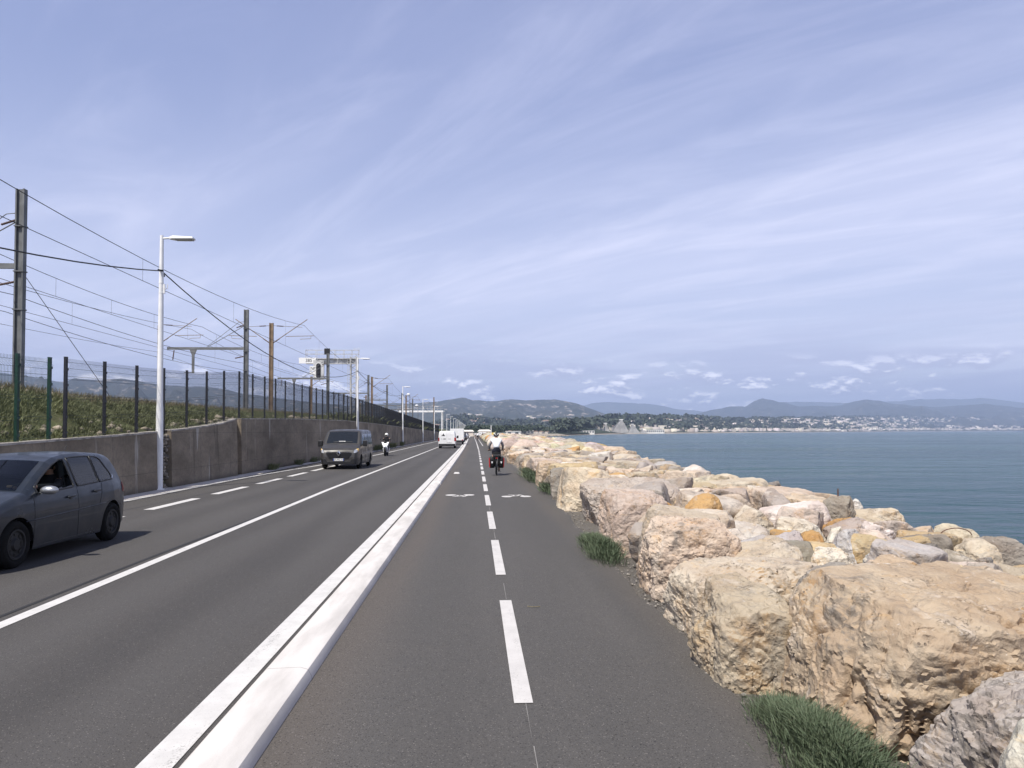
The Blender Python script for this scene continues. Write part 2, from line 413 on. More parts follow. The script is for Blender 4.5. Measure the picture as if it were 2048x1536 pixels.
# kerb between road and cycle path: low bevelled island of cast lengths, dips where the lengths end
mb = MB()
def kprof(y, q=1.0): b = bend(y); return [(-1.565 + b, y, .0), (-1.55 + b, y, .055 * q), (-1.515 + b, y, .085 * q), (-1.28 + b, y, .092 * q), (-1.225 + b, y, .075 * q), (-1.20 + b, y, .03 * q), (-1.195 + b, y, .0)]
mb.rings([kprof(y) for y in YS if y < 24] + [kprof(24.9), kprof(25.05, .6)])
mb.rings([kprof(25.32, .6), kprof(25.45)] + [kprof(y) for y in YS if y > 25.5])
kb = mb.build('kerb', M['kerb'], smooth=35); tag(kb, kind='structure')
# painted lines
def lines():
    mb = MB()
    def strip(xc, w, y0, y1, z=.0085, n=1):
        ys = np.linspace(y0, y1, n + 1)
        f = xc if callable(xc) else (lambda y: xc)
        mb.grid([[(f(y) - w / 2, y, z), (f(y) + w / 2, y, z)] for y in ys])
    # cycle path centre line: dashes, then solid
    y = 4.88 - 4.36 * 2
    while y < 78:
        f = lambda q: .315 + bend(q) * .6
        strip(f, .125, y, y + 2.96, .010, 2); y += 4.36
    strip(lambda q: .315 + bend(q) * .72, .125, 79, 330, .010, 30)
    strip(lambda q: 1.0 + bend(q) * .45, .11, 96, 330, .010, 24)
    return mb
tag(lines().build('cycle_path_marking', M['paint_new']), kind='structure')
def lines2():
    mb = MB()
    def strip(xc, w, y0, y1, z=.0055, n=1):
        f = xc if callable(xc) else (lambda y: xc)
        mb.grid([[(f(y) - w / 2, y, z), (f(y) + w / 2, y, z)] for y in np.linspace(y0, y1, n + 1)])
    strip(lambda y: -1.73 + bend(y), .20, -6, 330, n=60)
    cen = lambda y: float(interp(y, [(-6, -4.34), (4, -4.4), (7, -4.46), (24, -4.66), (60, -4.6), (330, -4.6)]))
    strip(cen, .15, -6, 330, n=80)
    edge = lambda y: float(interp(y, [(-6, -9.30), (30, -9.34), (36, -8.98), (44, -8.5), (56, -8.02), (70, -7.88), (330, -7.7)]))
    strip(edge, .19, -6, 330, n=80)
    y = 17.65 - 4.33 * 5
    while y < 40: strip(-7.69, .25, y, y + 2.95); y += 4.33
    return mb
tag(lines2().build('road_marking', M['paint']), kind='structure')
# two painted bicycle symbols, one each way
def bike_symbol(cx, cy, s):
    mb = MB(); z = .0105
    def disc(x, y, r):
        n = 24; mb.add([(x + r * math.cos(2 * math.pi * i / n), y + r * 1.5 * math.sin(2 * math.pi * i / n) * s, z) for i in range(n)], [tuple(range(n))])
    def bar(a, b, w=.05):
        a = Vector((*a, 0)); b = Vector((*b, 0)); a.y = cy + (a.y - cy) * s; b.y = cy + (b.y - cy) * s
        d = (b - a).normalized(); q = Vector((-d.y, d.x, 0)) * w * .8
        mb.add([(p.x, p.y, z + .0008) for p in (a - q, b - q, b + q, a + q)], [(0, 1, 2, 3)])
    disc(cx - .26, cy, .155); disc(cx + .26, cy, .155)
    a, b_ = (cx - .26, cy), (cx - .02, cy + .04)
    seat, head = (cx - .11, cy + .46), (cx + .15, cy + .42)
    bar(a, b_); bar(b_, seat); bar(b_, head); bar(seat, head, .06); bar(head, (cx + .26, cy))
    bar(head, (cx + .11, cy + .62)); bar((cx - .20, cy + .50), (cx - .04, cy + .50), .06)
    return mb
tag(bike_symbol(-.45, 21.0, -1).build('cycle_path_symbol', M['paint_new']), kind='structure')
tag(bike_symbol(1.13, 20.4, 1).build('cycle_path_symbol', M['paint_new']), kind='structure')
# raised white block on the path edge and the pale joint lines
mb = MB(); mb.rings([[(-.96, 31.9, .004), (-.70, 31.9, .004), (-.70, 32.5, .004), (-.96, 32.5, .004)], [(-.92, 32.0, .05), (-.74, 32.0, .05), (-.74, 32.4, .05), (-.92, 32.4, .05)]])
tag(mb.build('lane_stud', M['paint_new'], bevel=.008), 'small white raised stud on the cycle path beside the kerb', 'road stud')
mb = MB()
for y in np.arange(-2, 60, .9):
    if rnd.random() < .85: mb.grid([[(.326 + .006 * rnd.uniform(-1, 1), y, .0075), (.332 + .006 * rnd.uniform(-1, 1), y, .0075)], [(.327, y + .82, .0075), (.333, y + .82, .0075)]])
tag(mb.build('joint_line', pm('chalk_line', (.24, .23, .22), .9)), kind='structure')
# tar repair seam beside the centre line
mb = MB()
mb.grid([[(-4.72 - .02 * math.sin(y * .7), y, .0045), (-4.66 - .02 * math.sin(y * .7 + .4), y, .0045)] for y in np.arange(3, 120, 1.5)])
tag(mb.build('tar_seam', pm('tar', (.022, .022, .023), .8)), kind='structure')

# ------------------------------------------------------------------ retaining wall
def wall_seg(mb, y0, y1, xf, n, thick=.42, batter=.06):
    rows = []
    for y in np.linspace(y0, y1, n + 1):
        h = wt(y)
        rows.append([(xf, y, -.1), (xf - batter, y, h - .02), (xf - batter - .02, y, h), (xf - thick + .02, y, h), (xf - thick, y, h - .02), (xf - thick, y, -.1)])
    mb.rings(rows)
mb = MB()
wall_seg(mb, -20, 24.05, -10.08, 60); wall_seg(mb, 24.85, 31.55, -10.06, 12); wall_seg(mb, 32.35, 330, -10.14, 90)
# recessed panel in the slot, with its lintel
wall_seg(mb, 31.5, 32.4, -10.36, 1, .3)
w = mb.build('retaining_wall', M['wall'], smooth=30)
tag(w, 'long stained grey concrete retaining wall rising beside the road', 'wall', kind='thing')
cop = MB()
for a, b, xf in ((-20, 24.05, -10.08), (24.85, 31.55, -10.06), (32.35, 330, -10.14)):
    rows = []
    for y in np.linspace(a, b, int((b - a) / 2) + 2):
        h = wt(y); rows.append([(xf - .045, y, h - .015), (xf - .045, y, h + .035), (xf - .42, y, h + .035), (xf - .42, y, h - .015)])
    cop.rings(rows)
cop.build('coping', M['coping'], w)
mb = MB(); mb.bx(-10.44, -10.30, 24.0, 24.9, -.1, wt(24.4) - .05)
rb = mb.build('wall_backing', M['soil'], w)

# pavement strip between the wall and the edge line
t = NT('old_pavement'); p = t.coords('world')
c = t.mix(t.ramp(t.noise(t.map(p, (1.5, .6, 1)), 1.6, 6, .65), .35, .7), (.66, .61, .56), (.50, .46, .42))
M['pave'] = t.fin(c, .9, t.bump(t.noise(p, 60, 4), .4, .006), spec=.2)
ystrip('pavement', lambda y: -10.2, lambda y: float(interp(y, [(-6, -9.44), (30, -9.46), (36, -9.55), (60, -9.6), (330, -9.5)])), YS, .0042, M['pave'])

# ------------------------------------------------------------------ embankment
def crest_z(y): return float(interp(y, [(-20, 3.25), (18, 3.12), (22, 3.02), (25, 2.93), (30, 2.92), (40, 2.98), (53, 3.12), (80, 3.28), (200, 3.15), (330, 3.0)]))
def emb_z(x, y):
    h0 = wt(y) - .03; zc_ = crest_z(y)
    if x > -10.5: return h0
    if x > -13.2:
        s = (-10.5 - x) / 2.7; s = s * s * (3 - 2 * s) * .45 + s * .55
        return h0 + (zc_ - h0) * s
    if x > -15: return zc_ + (3.2 - zc_) * .4 * (-13.2 - x) / 1.8
    return 3.2 if x > -34 else 3.2 - (-34 - x) * .5
xs = list(np.linspace(-10.42, -13.6, 34)) + [-14.2, -15, -18, -24, -34, -38, -41.2]
ys = list(np.arange(-16, 70, .3)) + list(np.arange(70, 340, 3.0))
GX, GY = np.meshgrid(xs, ys)
nz = n2(GX.ravel(), GY.ravel(), .8, 5, 3).reshape(GX.shape) * .13 + n2(GX.ravel(), GY.ravel(), 3.5, 3, 8).reshape(GX.shape) * .05
rows = []
for j, y in enumerate(ys):
    rows.append([(x, y, emb_z(x, y) + (nz[j, i] * min(1, (-10.42 - x) * 2) if -20 < x else 0)) for i, x in enumerate(xs)])
mb = MB(); mb.grid(rows)
emb = mb.build('embankment', M['soil'], smooth=True); tag(emb, kind='structure')
ystrip('track_bed', lambda y: -33, lambda y: -15.0, [-16, 340], 3.27, M['ballast'])
# ---- scrub on the slope: leaf blades in one mesh (nobody could count it)
def blade_mesh(name, pts, hgt, wid, n_per, spread, lean, seed, flat=.0):
    r = np.random.RandomState(seed); P = np.repeat(np.asarray(pts, float), n_per, 0); n = len(P)
    h = np.repeat(np.broadcast_to(hgt, (len(pts),)), n_per) * r.uniform(.35, 1.3, n)
    off = r.randn(n, 2) * spread; a = r.uniform(0, 2 * np.pi, n); le = np.abs(r.randn(n)) * lean
    base = P.copy(); base[:, :2] += off
    outd = off / (np.linalg.norm(off, axis=1)[:, None] + 1e-6)
    dirx = outd[:, 0] * le + np.cos(a) * lean * .5; diry = outd[:, 1] * le + np.sin(a) * lean * .5
    tip = base + np.stack([dirx * h, diry * h, h * (1 - flat)], 1)
    mid = base * .45 + tip * .55 + np.stack([-dirx * h * .12, -diry * h * .12, h * .08], 1)
    sx_, sy_ = -np.sin(a) * wid / 2, np.cos(a) * wid / 2
    sv = np.stack([sx_, sy_, np.zeros(n)], 1) * r.uniform(.6, 1.3, n)[:, None]
    V = np.stack([base - sv * .6, base + sv * .6, mid + sv, tip, mid - sv], 1).reshape(-1, 3)
    i = np.arange(n)[:, None] * 5
    F1 = np.concatenate([np.concatenate([i, i + 1, i + 2], 1), np.concatenate([i, i + 2, i + 4], 1), np.concatenate([i + 4, i + 2, i + 3], 1)])
    return np_mesh(name, V, F1)
def leaf_mat(name, a, b, c3, rough=.6, sp=1.0):
    t = NT(name); p = t.coords('world')
    k = t.mix(t.ramp(t.noise(p, 1.3, 5, .7), .35, .65), a, b)
    k = t.mix(t.ramp(t.noise(p, 55, 3, .8), .45, .68), k, c3); k = t.mix(t.ramp(t.noise(p, 9, 4, .8), .60, .75, 0, .6 * sp), k, (c3[0] * 1.5, c3[1] * 1.15, c3[2] * 1.1))
    return t.fin(k, rough, spec=.25)
M['scrub'] = leaf_mat('scrub_leaf', (.135, .152, .068), (.165, .182, .084), (.195, .200, .108), sp=.25)
M['dry'] = leaf_mat('dry_grass', (.20, .17, .10), (.14, .13, .075), (.26, .22, .14))
M['samphire'] = leaf_mat('samphire_leaf', (.066, .098, .054), (.098, .130, .074), (.135, .155, .098))
r_ = np.random.RandomState(21); pts = []; hh = []; dp = []
for k in range(25000):
    y = 8 + 80 * r_.rand() ** 1.5; x = -10.5 - 4.3 * r_.rand()
    dens = perlin(np.array([[x * .55, y * .35, 2.2]]))[0] + .5 * perlin(np.array([[x * 1.6, y * 1.2, 9.2]]))[0]
    if dens < -.18: continue
    (dp if x < -12.9 and r_.rand() < .35 else pts).append((x, y, emb_z(x, y) - .03)); 
hs = .07 + .12 * r_.rand(len(pts))
o = link('scrub', blade_mesh('scrub', pts, hs * .9, .013, 24, .13, .75, 31), M['scrub']); tag(o, kind='stuff')
for k in range(900):
    y = 8 + 50 * r_.rand(); x = -12.6 - 1.6 * r_.rand(); dp.append((x, y, emb_z(x, y) - .02))
o = link('dry_grass', blade_mesh('dry_grass', dp, .28, .012, 8, .06, .4, 32), M['dry']); tag(o, kind='stuff')
# ------------------------------------------------------------------ rocks
def ico(sub):
    bm = bmesh.new(); bmesh.ops.create_icosphere(bm, subdivisions=sub, radius=1)
    bm.verts.ensure_lookup_table()
    V = np.array([v.co[:] for v in bm.verts]); Fc = np.array([[v.index for v in f.verts] for f in bm.faces]); bm.free()
    V /= np.linalg.norm(V, axis=1)[:, None]
    return V, Fc
ICO = {0: ico(4), 1: ico(5), 2: ico(6), 3: ico(7)}
def rock_mesh(seed, dims, lod, shape='round'):
    D, Fc = ICO[lod]; r = np.random.RandomState(seed); half = np.array(dims) / 2
    N = []; T = []
    if shape == 'block':
        for ax_ in range(3):
            for s in (-1, 1):
                n = np.zeros(3); n[ax_] = s; n = n + r.randn(3) * (.10 if ax_ < 2 else .06); N.append(n / np.linalg.norm(n)); T.append(r.uniform(.92, 1.0))
        for k in range(9):
            n = r.randn(3); n[2] = abs(n[2]) * .5 if k < 5 else n[2]; n /= np.linalg.norm(n)
            N.append(n); T.append(np.abs(n).sum() * r.uniform(.74, .90))
        kk = 34
    else:
        for k in range(12):
            n = r.randn(3); n /= np.linalg.norm(n); N.append(n); T.append(r.uniform(.78, 1.02))
        n = np.array([r.randn() * .12, r.randn() * .12, 1.]); N.append(n / np.linalg.norm(n)); T.append(.80)
        N.append(np.array([0, 0, -1.])); T.append(.9)
        kk = 22
    N = np.array(N); T = np.array(T)
    q = np.maximum(D @ N.T, 1e-4) / T
    rr = (q ** kk).sum(1) ** (-1 / kk)
    # stretch so that the block fills its box
    P = D * rr[:, None]; ext = np.abs(P).max(0); P = P / ext * half
    ncut = (0, 34, 60, 90)[lod] if shape == 'block' else (10, 28, 44, 60)[lod]
    for k in range(ncut):                       # chipped facets
        n = r.randn(3); n /= np.linalg.norm(n); d = P @ n; top = d.max()
        if n[2] > .93: continue
        loc = r.uniform(.015, .095) * (1.35 if k < 14 else .65)
        P = P - np.outer(np.maximum(0, d - top * (1 - loc)), n)
    P = P - (P.max(0) + P.min(0)) / 2; P = P / np.abs(P).max(0) * half
    sz = float(np.cbrt(np.prod(dims))); off = r.uniform(-50, 50, 3)
    Q = P + off
    ax_ = r.randn(3) * .35 + np.array([0, 0, 1.]); ax_ /= np.linalg.norm(ax_)
    disp = fbm(Q / sz * 1.3, 3) * .016 * sz
    fl = fbm(Q / sz * 2.2 * np.array([1, 1, 1.7]) + 41, 4) * 4.0; disp -= np.floor(fl) * .011 * sz * np.clip(perlin(Q / sz * .8 + 31) * 2 + .5, 0, 1)   # flaked steps
    fl = fbm(Q * 5.5 * np.array([1, 1, 1.5]) + 11, 4) * 3.0; disp -= np.floor(fl) * .0045 * (1 + lod * .3) * np.clip(perlin(Q * .9 + 21) * 2 + .4, 0, 1)
    s = (P @ ax_) / sz * 6 + fbm(Q / sz * 1.7 + 3, 2) * 1.0
    disp += (np.abs(s - np.floor(s) - .5) - .25) * .035 * sz * np.clip(perlin(Q / sz * .9 + 13) * 2 + .3, 0, 1)
    if lod >= 1:
        disp += (np.abs(fbm(Q * 6.0, 4)) - .3) * .013 * (1 + (lod > 2) * .4)
        pit = np.clip(perlin(Q * 7 + 5) - .42, 0, 1); disp -= pit * .05
    if lod >= 3:
        wq = Q + np.stack([fbm(Q * 2.3 + 60, 3), fbm(Q * 2.3 + 80, 3), fbm(Q * 2.3 + 90, 3)], 1) * .16
        side_ = np.clip(1.3 - np.abs(P[:, 2]) / half[2] * 1.0, 0, 1)
        rid = 1 - np.abs(perlin(wq * np.array([3.3, 3.3, .7]) + 7)); disp -= np.clip(rid - .90, 0, 1) * 1.1 * side_ * np.clip(perlin(Q * 1.4 + 3) * 1.6 + .6, 0, 1) * (1.0 if seed == 102 else .3)
        fl = fbm(wq * np.array([2.1, 2.1, .8]) + 5, 5) * 3.4; disp -= np.floor(fl) * (.020 if seed in (102, 103) else .010 if seed > 103 else .002) * side_ * np.clip(perlin(Q * 1.1 + 71) * 2.6 + .1, 0, 1)
        disp += fbm(Q * 26, 3) * .005
    nrm = P / (half ** 2); nrm /= np.linalg.norm(nrm, axis=1)[:, None]
    nrm = .5 * nrm + .5 * D
    P = P + nrm * disp[:, None]
    me = np_mesh('boulder', P, Fc, smooth=True); me.set_sharp_from_angle(angle=rad(38)); return me
t = NT('limestone'); oi = t.n('ShaderNodeObjectInfo'); co = t.coords('Object')
ad = t.n('ShaderNodeVectorMath', operation='ADD'); t.L.new(co, ad.inputs[0])
cb = t.n('ShaderNodeCombineXYZ'); 
for i, k in enumerate((57.0, 91.0, 33.0)): t.L.new(t.math('MULTIPLY', oi.outputs['Random'], k), cb.inputs[i])
t.L.new(cb.outputs[0], ad.inputs[1]); q = ad.outputs[0]
basec = oi.outputs['Color']
nA = t.noise(q, 1.6, 7, .62, .9); nB = t.noise(q, 4.2, 8, .66, .4); nC = t.noise(t.map(q, (1, 1, 2.6)), 2.6, 8, .68, 1.4)
c = t.mix(t.ramp(nA, .36, .66), basec, t.mix(1.0, basec, (.80, .74, .70), 'MULTIPLY'))
c = t.mix(t.math('MULTIPLY', t.ramp(nB, .54, .70), .60), c, (.56, .50, .43))
c = t.mix(t.math('MULTIPLY', t.ramp(nC, .56, .66), .45), c, t.mix(1.0, basec, (1.03, .82, .54), 'MULTIPLY'))
c = t.mix(t.math('MULTIPLY', t.ramp(t.noise(q, 2.3, 9, .74, .6), .53, .68), .66), c, (.17, .155, .14))
gn = t.n('ShaderNodeNewGeometry'); gs = t.n('ShaderNodeSeparateXYZ'); t.L.new(gn.outputs['True Normal'], gs.inputs[0])
sidem = t.ramp(gs.outputs[2], .62, .25, 0, 1)
stain = t.mix(t.ramp(t.noise(t.map(q, (1.3, 1.3, .5)), 2.2, 8, .7, .8), .42, .6), (.20, .18, .155), t.mix(1.0, basec, (1.0, .74, .46), 'MULTIPLY'))
c = t.mix(t.math('MULTIPLY', sidem, t.ramp(t.noise(t.map(q, (1, 1, .6)), 1.7, 7, .68, .6), .42, .64, 0, .72)), c, stain)
c = t.mix(t.math('MULTIPLY', t.ramp(t.noise(q, 22, 5, .75), .60, .72), .55), c, (.62, .58, .52))
crk = t.math('ABSOLUTE', t.math('SUBTRACT', t.noise(t.map(q, (1, 1, 1.9)), 2.1, 9, .62, 1.0), .5))
cm = t.math('MULTIPLY', t.ramp(crk, .0, .010, 1, 0), t.ramp(nB, .50, .62))
c = t.mix(t.math('MULTIPLY', cm, .55), c, (.09, .075, .06))
pit = t.vor(q, 17); pm_ = t.math('MULTIPLY', t.ramp(pit, .10, .20, 1, 0), t.ramp(t.noise(q, 2.8, 3), .52, .64))
c = t.mix(t.math('MULTIPLY', pm_, .7), c, (.075, .06, .05))
dq = t.n('ShaderNodeVectorMath', operation='ADD'); t.L.new(q, dq.inputs[0])
sc_ = t.n('ShaderNodeVectorMath', operation='SCALE'); t.L.new(t.noise(q, 5, 4, .6, 0, 1), sc_.inputs[0]); sc_.inputs['Scale'].default_value = .28; t.L.new(sc_.outputs[0], dq.inputs[1])
fac = t.math('ADD', t.vor(t.map(dq.outputs[0], (1, 1, 2.0)), 5.5), t.math('MULTIPLY', t.vor(t.map(dq.outputs[0], (1, 1, 1.6)), 15), .4))
hgt0 = t.math('SUBTRACT', t.math('ADD', t.math('MULTIPLY', t.noise(q, 7, 9, .72, .3), .75), t.math('MULTIPLY', t.noise(q, 40, 5, .7), .25)), t.math('ADD', t.math('MULTIPLY', cm, .5), t.math('MULTIPLY', pm_, .4)))
hgt = t.math('ADD', hgt0, t.math('MULTIPLY', fac, .8))
M['rock'] = t.fin(c, .92, t.bump(hgt, .62, .045), spec=.22)
RC = {'tan': (.48, .39, .295), 'grey_tan': (.40, .345, .265), 'pink': (.52, .445, .365), 'mauve': (.395, .35, .305), 'cream': (.57, .49, .385), 'white': (.62, .57, .50),
      'ochre': (.48, .30, .13), 'yellow': (.50, .40, .25), 'grey': (.29, .265, .235), 'dark': (.20, .185, .17), 'green_grey': (.30, .285, .225), 'pale_grey': (.46, .445, .43)}
RW = {'tan': 'tan', 'grey_tan': 'greyish tan', 'pink': 'pinkish beige', 'mauve': 'mauve brown', 'cream': 'cream', 'white': 'chalky white', 'ochre': 'ochre orange', 'yellow': 'sandy yellow',
      'grey': 'grey', 'dark': 'dark grey', 'green_grey': 'olive grey', 'pale_grey': 'pale grey'}
ROCKS = []     # x, y, top z, half x, half y, colour, object
def surf(x, y):
    cr = crest(y)
    if x < cr: return .80 - .47 * max(0, (x - 2)) / max(1, cr - 2)
    return .33 - .72 * (x - cr)
def add_rock(x, y, ztop, dx, dy, dz, col, lod, shape, seed, rz, tilt=.1):
    r = random.Random(seed)
    o = link('boulder', rock_mesh(seed, (dx, dy, dz), lod, shape), M['rock'])
    o.location = (x, y, ztop - dz / 2 * .97); o.rotation_euler = (*tilt, rz) if isinstance(tilt, tuple) else (r.uniform(-tilt, tilt), r.uniform(-tilt, tilt), rz)
    k = r.uniform(.88, 1.08); bc = RC[col]
    o.color = (min(1, bc[0] * k * r.uniform(.96, 1.04)), bc[1] * k, bc[2] * k * r.uniform(.94, 1.06), 1)
    o['category'] = 'boulder'; o['group'] = 'boulders of the rock breakwater'
    ROCKS.append((x, y, ztop, dx, dy, col, o)); return o
SPEC = {
    'the pinkish slab': None}
# x, y, top, dx, dy, dz, colour, detail, shape, seed, rz, tilt, label
TABLE = [
(3.0, 3.42, .60, 1.5, 1.2, 1.1, 'mauve', 3, 'block', 101, .3, (.06, .0), 'smooth mauve brown boulder nearest the camera at the bottom right corner'),
(3.06, 4.62, .78, 2.1, 1.4, 1.3, 'tan', 3, 'block', 102, .06, (.09, .03), 'huge tan block with fissured side and flat top behind the green tuft'),
(2.06, 5.45, .61, .66, .95, .95, 'grey_tan', 3, 'block', 103, -.05, .03, 'upright greyish tan block with square corner left of the huge tan block'),
(2.66, 6.75, .58, 1.65, 1.25, .95, 'pink', 3, 'block', 104, .06, .04, 'broad pinkish beige slab with flat top behind the upright square block'),
(2.42, 8.15, .80, 1.05, 1.05, 1.15, 'pink', 3, 'block', 105, -.05, .07, 'large beige block with leaning left face beyond the flat pinkish slab'),
(2.42, 11.1, .86, 1.0, 1.15, 1.15, 'pink', 3, 'block', 106, .05, .05, 'pinkish block standing beside the middle green tuft'),
(3.12, 14.6, .84, 1.95, 1.5, 1.1, 'mauve', 3, 'block', 107, .0, .04, 'long mauve brown slab with dark end behind the pinkish block'),
(2.55, 17.4, .92, 1.15, 1.6, 1.25, 'cream', 2, 'block', 108, .0, .05, 'tall cream block at the path edge beyond the long mauve slab'),
(2.42, 20.1, .80, .8, 1.3, 1.1, 'grey', 2, 'block', 109, .0, .05, 'narrow grey block at the path edge next to the tall cream block'),
(2.95, 22.3, .84, 1.5, 1.4, 1.1, 'yellow', 2, 'block', 110, .1, .05, 'sandy yellow topped block at the path edge level with the grey one'),
(2.52, 24.6, .80, 1.0, 1.6, 1.0, 'tan', 2, 'block', 111, .0, .05, 'tan block at the path edge on the camera side of the cyclist'),
(2.62, 27.6, .78, 1.2, 1.5, 1.0, 'pink', 2, 'block', 112, .1, .06, 'pinkish beige block at the path edge just short of the cyclist'),
(2.58, 31.0, .80, 1.2, 1.6, 1.0, 'tan', 2, 'block', 113, -.1, .06, 'tan block at the path edge right beside the cyclist'),
(2.66, 34.6, .78, 1.25, 1.8, 1.0, 'mauve', 2, 'block', 114, .0, .06, 'mauve brown block at the path edge just past the cyclist'),
]
S2 = """3.55 11.3 .80 1.3 .95 1.0 ochre 3|ochre orange rock with overhanging shaded hollow beside the pinkish blocks
3.98 10.55 .50 .66 .60 .6 white 2|rounded chalky white rock in front of the ochre overhang
4.45 11.75 .56 .85 .75 .7 cream 2|smooth cream rock just behind the ochre overhang
3.55 9.85 .46 .75 .62 .6 white 2|jagged white rock with brown shaded side before the round white rock
3.08 8.98 .42 .62 .42 .5 ochre 2|small flat ochre rock wedged beside the leaning beige block
3.72 8.75 .44 1.0 .85 .7 green_grey 2|smooth olive grey rock behind the flat pinkish slab
5.30 12.1 .57 1.2 .8 .7 white 2|big blocky chalky white rock in the middle of the pile
4.75 10.55 .52 .78 .7 .7 white 2|rounded white rock below the big blocky white one
4.58 9.75 .45 .45 .5 .6 ochre 2|small ochre rock between two pale rocks mid pile
4.82 9.35 .52 .52 .75 .7 pale_grey 2|egg shaped pale grey rock standing mid pile
4.10 8.35 .44 .60 .55 .7 white 2|white topped rock with brown left face beside the orange boulder
4.22 7.62 .45 .92 .66 .7 ochre 3|big orange ochre boulder in the middle of the near pile
4.86 7.50 .42 .74 .60 .7 yellow 2|sandy yellow boulder touching the right side of the orange one
4.62 6.55 .38 .58 .5 .65 cream 2|cream wedge shaped rock behind the huge tan block
4.95 6.0 .34 .5 .55 .6 tan 2|tan layered rock sloping right behind the huge tan block
5.75 8.35 .36 1.1 .85 .7 mauve 2|broad mauve brown rock at right below the cream crest rock
5.38 8.75 .42 .72 .5 .6 dark 2|dark grey rock with white patch right of the yellow one
5.15 9.2 .46 .78 .6 .6 yellow 2|sandy yellow loaf shaped rock right of the pale grey egg
4.78 8.42 .42 .56 .4 .5 pale_grey 2|bluish pale grey rock behind the orange boulder
6.00 9.7 .42 .85 .75 .7 grey 2|smooth grey rock behind the dark patched one
6.50 9.25 .36 .85 .72 .7 cream 2|smooth cream rock near the water at right
7.12 9.7 .34 .6 .6 .8 grey 2|grey rock at the seaward edge with water behind
7.25 10.7 .36 .72 .55 .7 cream 2|cream topped rock at the seaward corner with a bent rod
5.65 7.35 .38 .85 .7 .7 grey_tan 2|craggy black and cream rock at the right edge of the pile
5.35 6.3 .36 .7 .6 .65 mauve 2|mauve brown rock at the right edge behind the huge tan block
5.05 5.35 .34 .65 .55 .65 pale_grey 2|pale grey rock at the right edge above the huge tan block
6.20 12.4 .70 .72 .6 .85 grey 2|pointed grey rock rising at the crest against the water
7.08 13.7 .50 .62 .55 .6 white 2|white rock on the crest right of the pointed grey one
6.95 12.5 .48 .95 .75 .7 cream 2|big rounded cream rock on the crest against the water
5.70 10.9 .48 .88 .65 .65 mauve 2|long mauve brown rock under the crest rocks
6.55 11.2 .42 .8 .65 .65 mauve 2|flat mauve rock on the seaward side below the cream crest rock
5.92 10.55 .46 .48 .38 .45 white 2|small bright white rock lying between mauve ones
6.35 8.0 .32 .7 .6 .6 yellow 2|sandy yellow rock at the seaward side near the right edge
6.58 15.4 .56 1.35 1.1 .8 pink 2|long pinkish beige rock on the crest beyond the pointed grey one
5.15 14.8 .64 1.15 .85 .8 mauve 2|speckled mauve rock behind the big white one
6.10 19.0 .64 1.2 .9 .8 cream 2|cream rock mid pile level with the tall cream block
4.10 15.6 .58 .65 .55 .6 white 2|white rock with square end behind the long mauve slab
4.05 13.8 .58 .7 .6 .6 cream 2|cream rock wedged right of the long mauve slab
6.6 18.2 .58 1.5 1.2 .8 pink 2|wide pinkish rock mid crest with pale flat top
4.5 20.0 .72 1.45 1.2 .9 pink 2|large pinkish rock behind the tall cream block
3.75 18.9 .76 1.1 .9 .9 ochre 2|ochre orange rock just behind the tall cream block
6.2 22.0 .64 1.2 1.1 .8 cream 2|wide cream rock mid pile on the camera side of the cyclist
8.1 20.2 .40 .85 .7 .7 dark 2|dark grey rock at the water edge far along the crest
6.8 16.9 .50 .8 .65 .6 white 2|white rock on the crest left of the dark one"""
for i, ln in enumerate(S2.split('\n')):
    a, lb = ln.split('|'); a = a.split()
    TABLE.append((*map(float, a[:6]), a[6], int(a[7]), 'block' if i in (6, 33, 35, 38) else 'round', 200 + i, rnd.uniform(-.5, .5), .14, lb))
for x, y, zt, dx, dy, dz, col, lod, shp, seed, rz, tl, lb in TABLE:
    o = add_rock(x, y, zt, dx, dy, dz + .15, col, lod, shp, seed, rz, tl); o['label'] = lb
# the rest of the pile in view
def row_of(x, y):
    f = (x - 1.9) / (crest(y) - 1.9)
    return 0 if f < .24 else 1 if f < .5 else 2 if f < .78 else 3 if f < 1.12 else 4
ROWN = ['row beside the cycle path', 'second row from the path', 'middle of the pile', 'crest facing the water', 'slope down to the water']
filler = []; fr = random.Random(77)
def clash(x, y, rr, lst):
    for a in lst:
        ex, ey = a[3] / 2 + rr * .62, a[4] / 2 + rr * .62
        if abs(x - a[0]) < ex * .92 and abs(y - a[1]) < ey * .92 and ((x - a[0]) / ex) ** 2 + ((y - a[1]) / ey) ** 2 < 1: return True
    return False
def scatter(y0, y1, s0, s1, n, tries):
    k = 0
    for _ in range(tries):
        if k >= n: break
        y = fr.uniform(y0, y1); s = fr.uniform(s0, s1); x = fr.uniform(2.0 + s * .42, crest(y) + 1.3)
        if clash(x, y, s / 2, ROCKS + filler): continue
        filler.append((x, y, 0, s * fr.uniform(.95, 1.35), s * fr.uniform(.8, 1.1), s)); k += 1
scatter(2.0, 12, .55, .85, 60, 3000); scatter(2.0, 13, .34, .5, 26, 3000)
scatter(12, 26, .75, 1.15, 60, 4000); scatter(12, 24, .45, .6, 22, 2500)
scatter(26, 58, 1.1, 1.6, 74, 5000)
CW = ['pink', 'pink', 'cream', 'cream', 'white', 'tan', 'mauve', 'mauve', 'grey', 'cream', 'tan', 'pale_grey', 'cream', 'pink', 'white', 'grey_tan', 'pink', 'cream', 'yellow', 'pink', 'mauve', 'ochre']
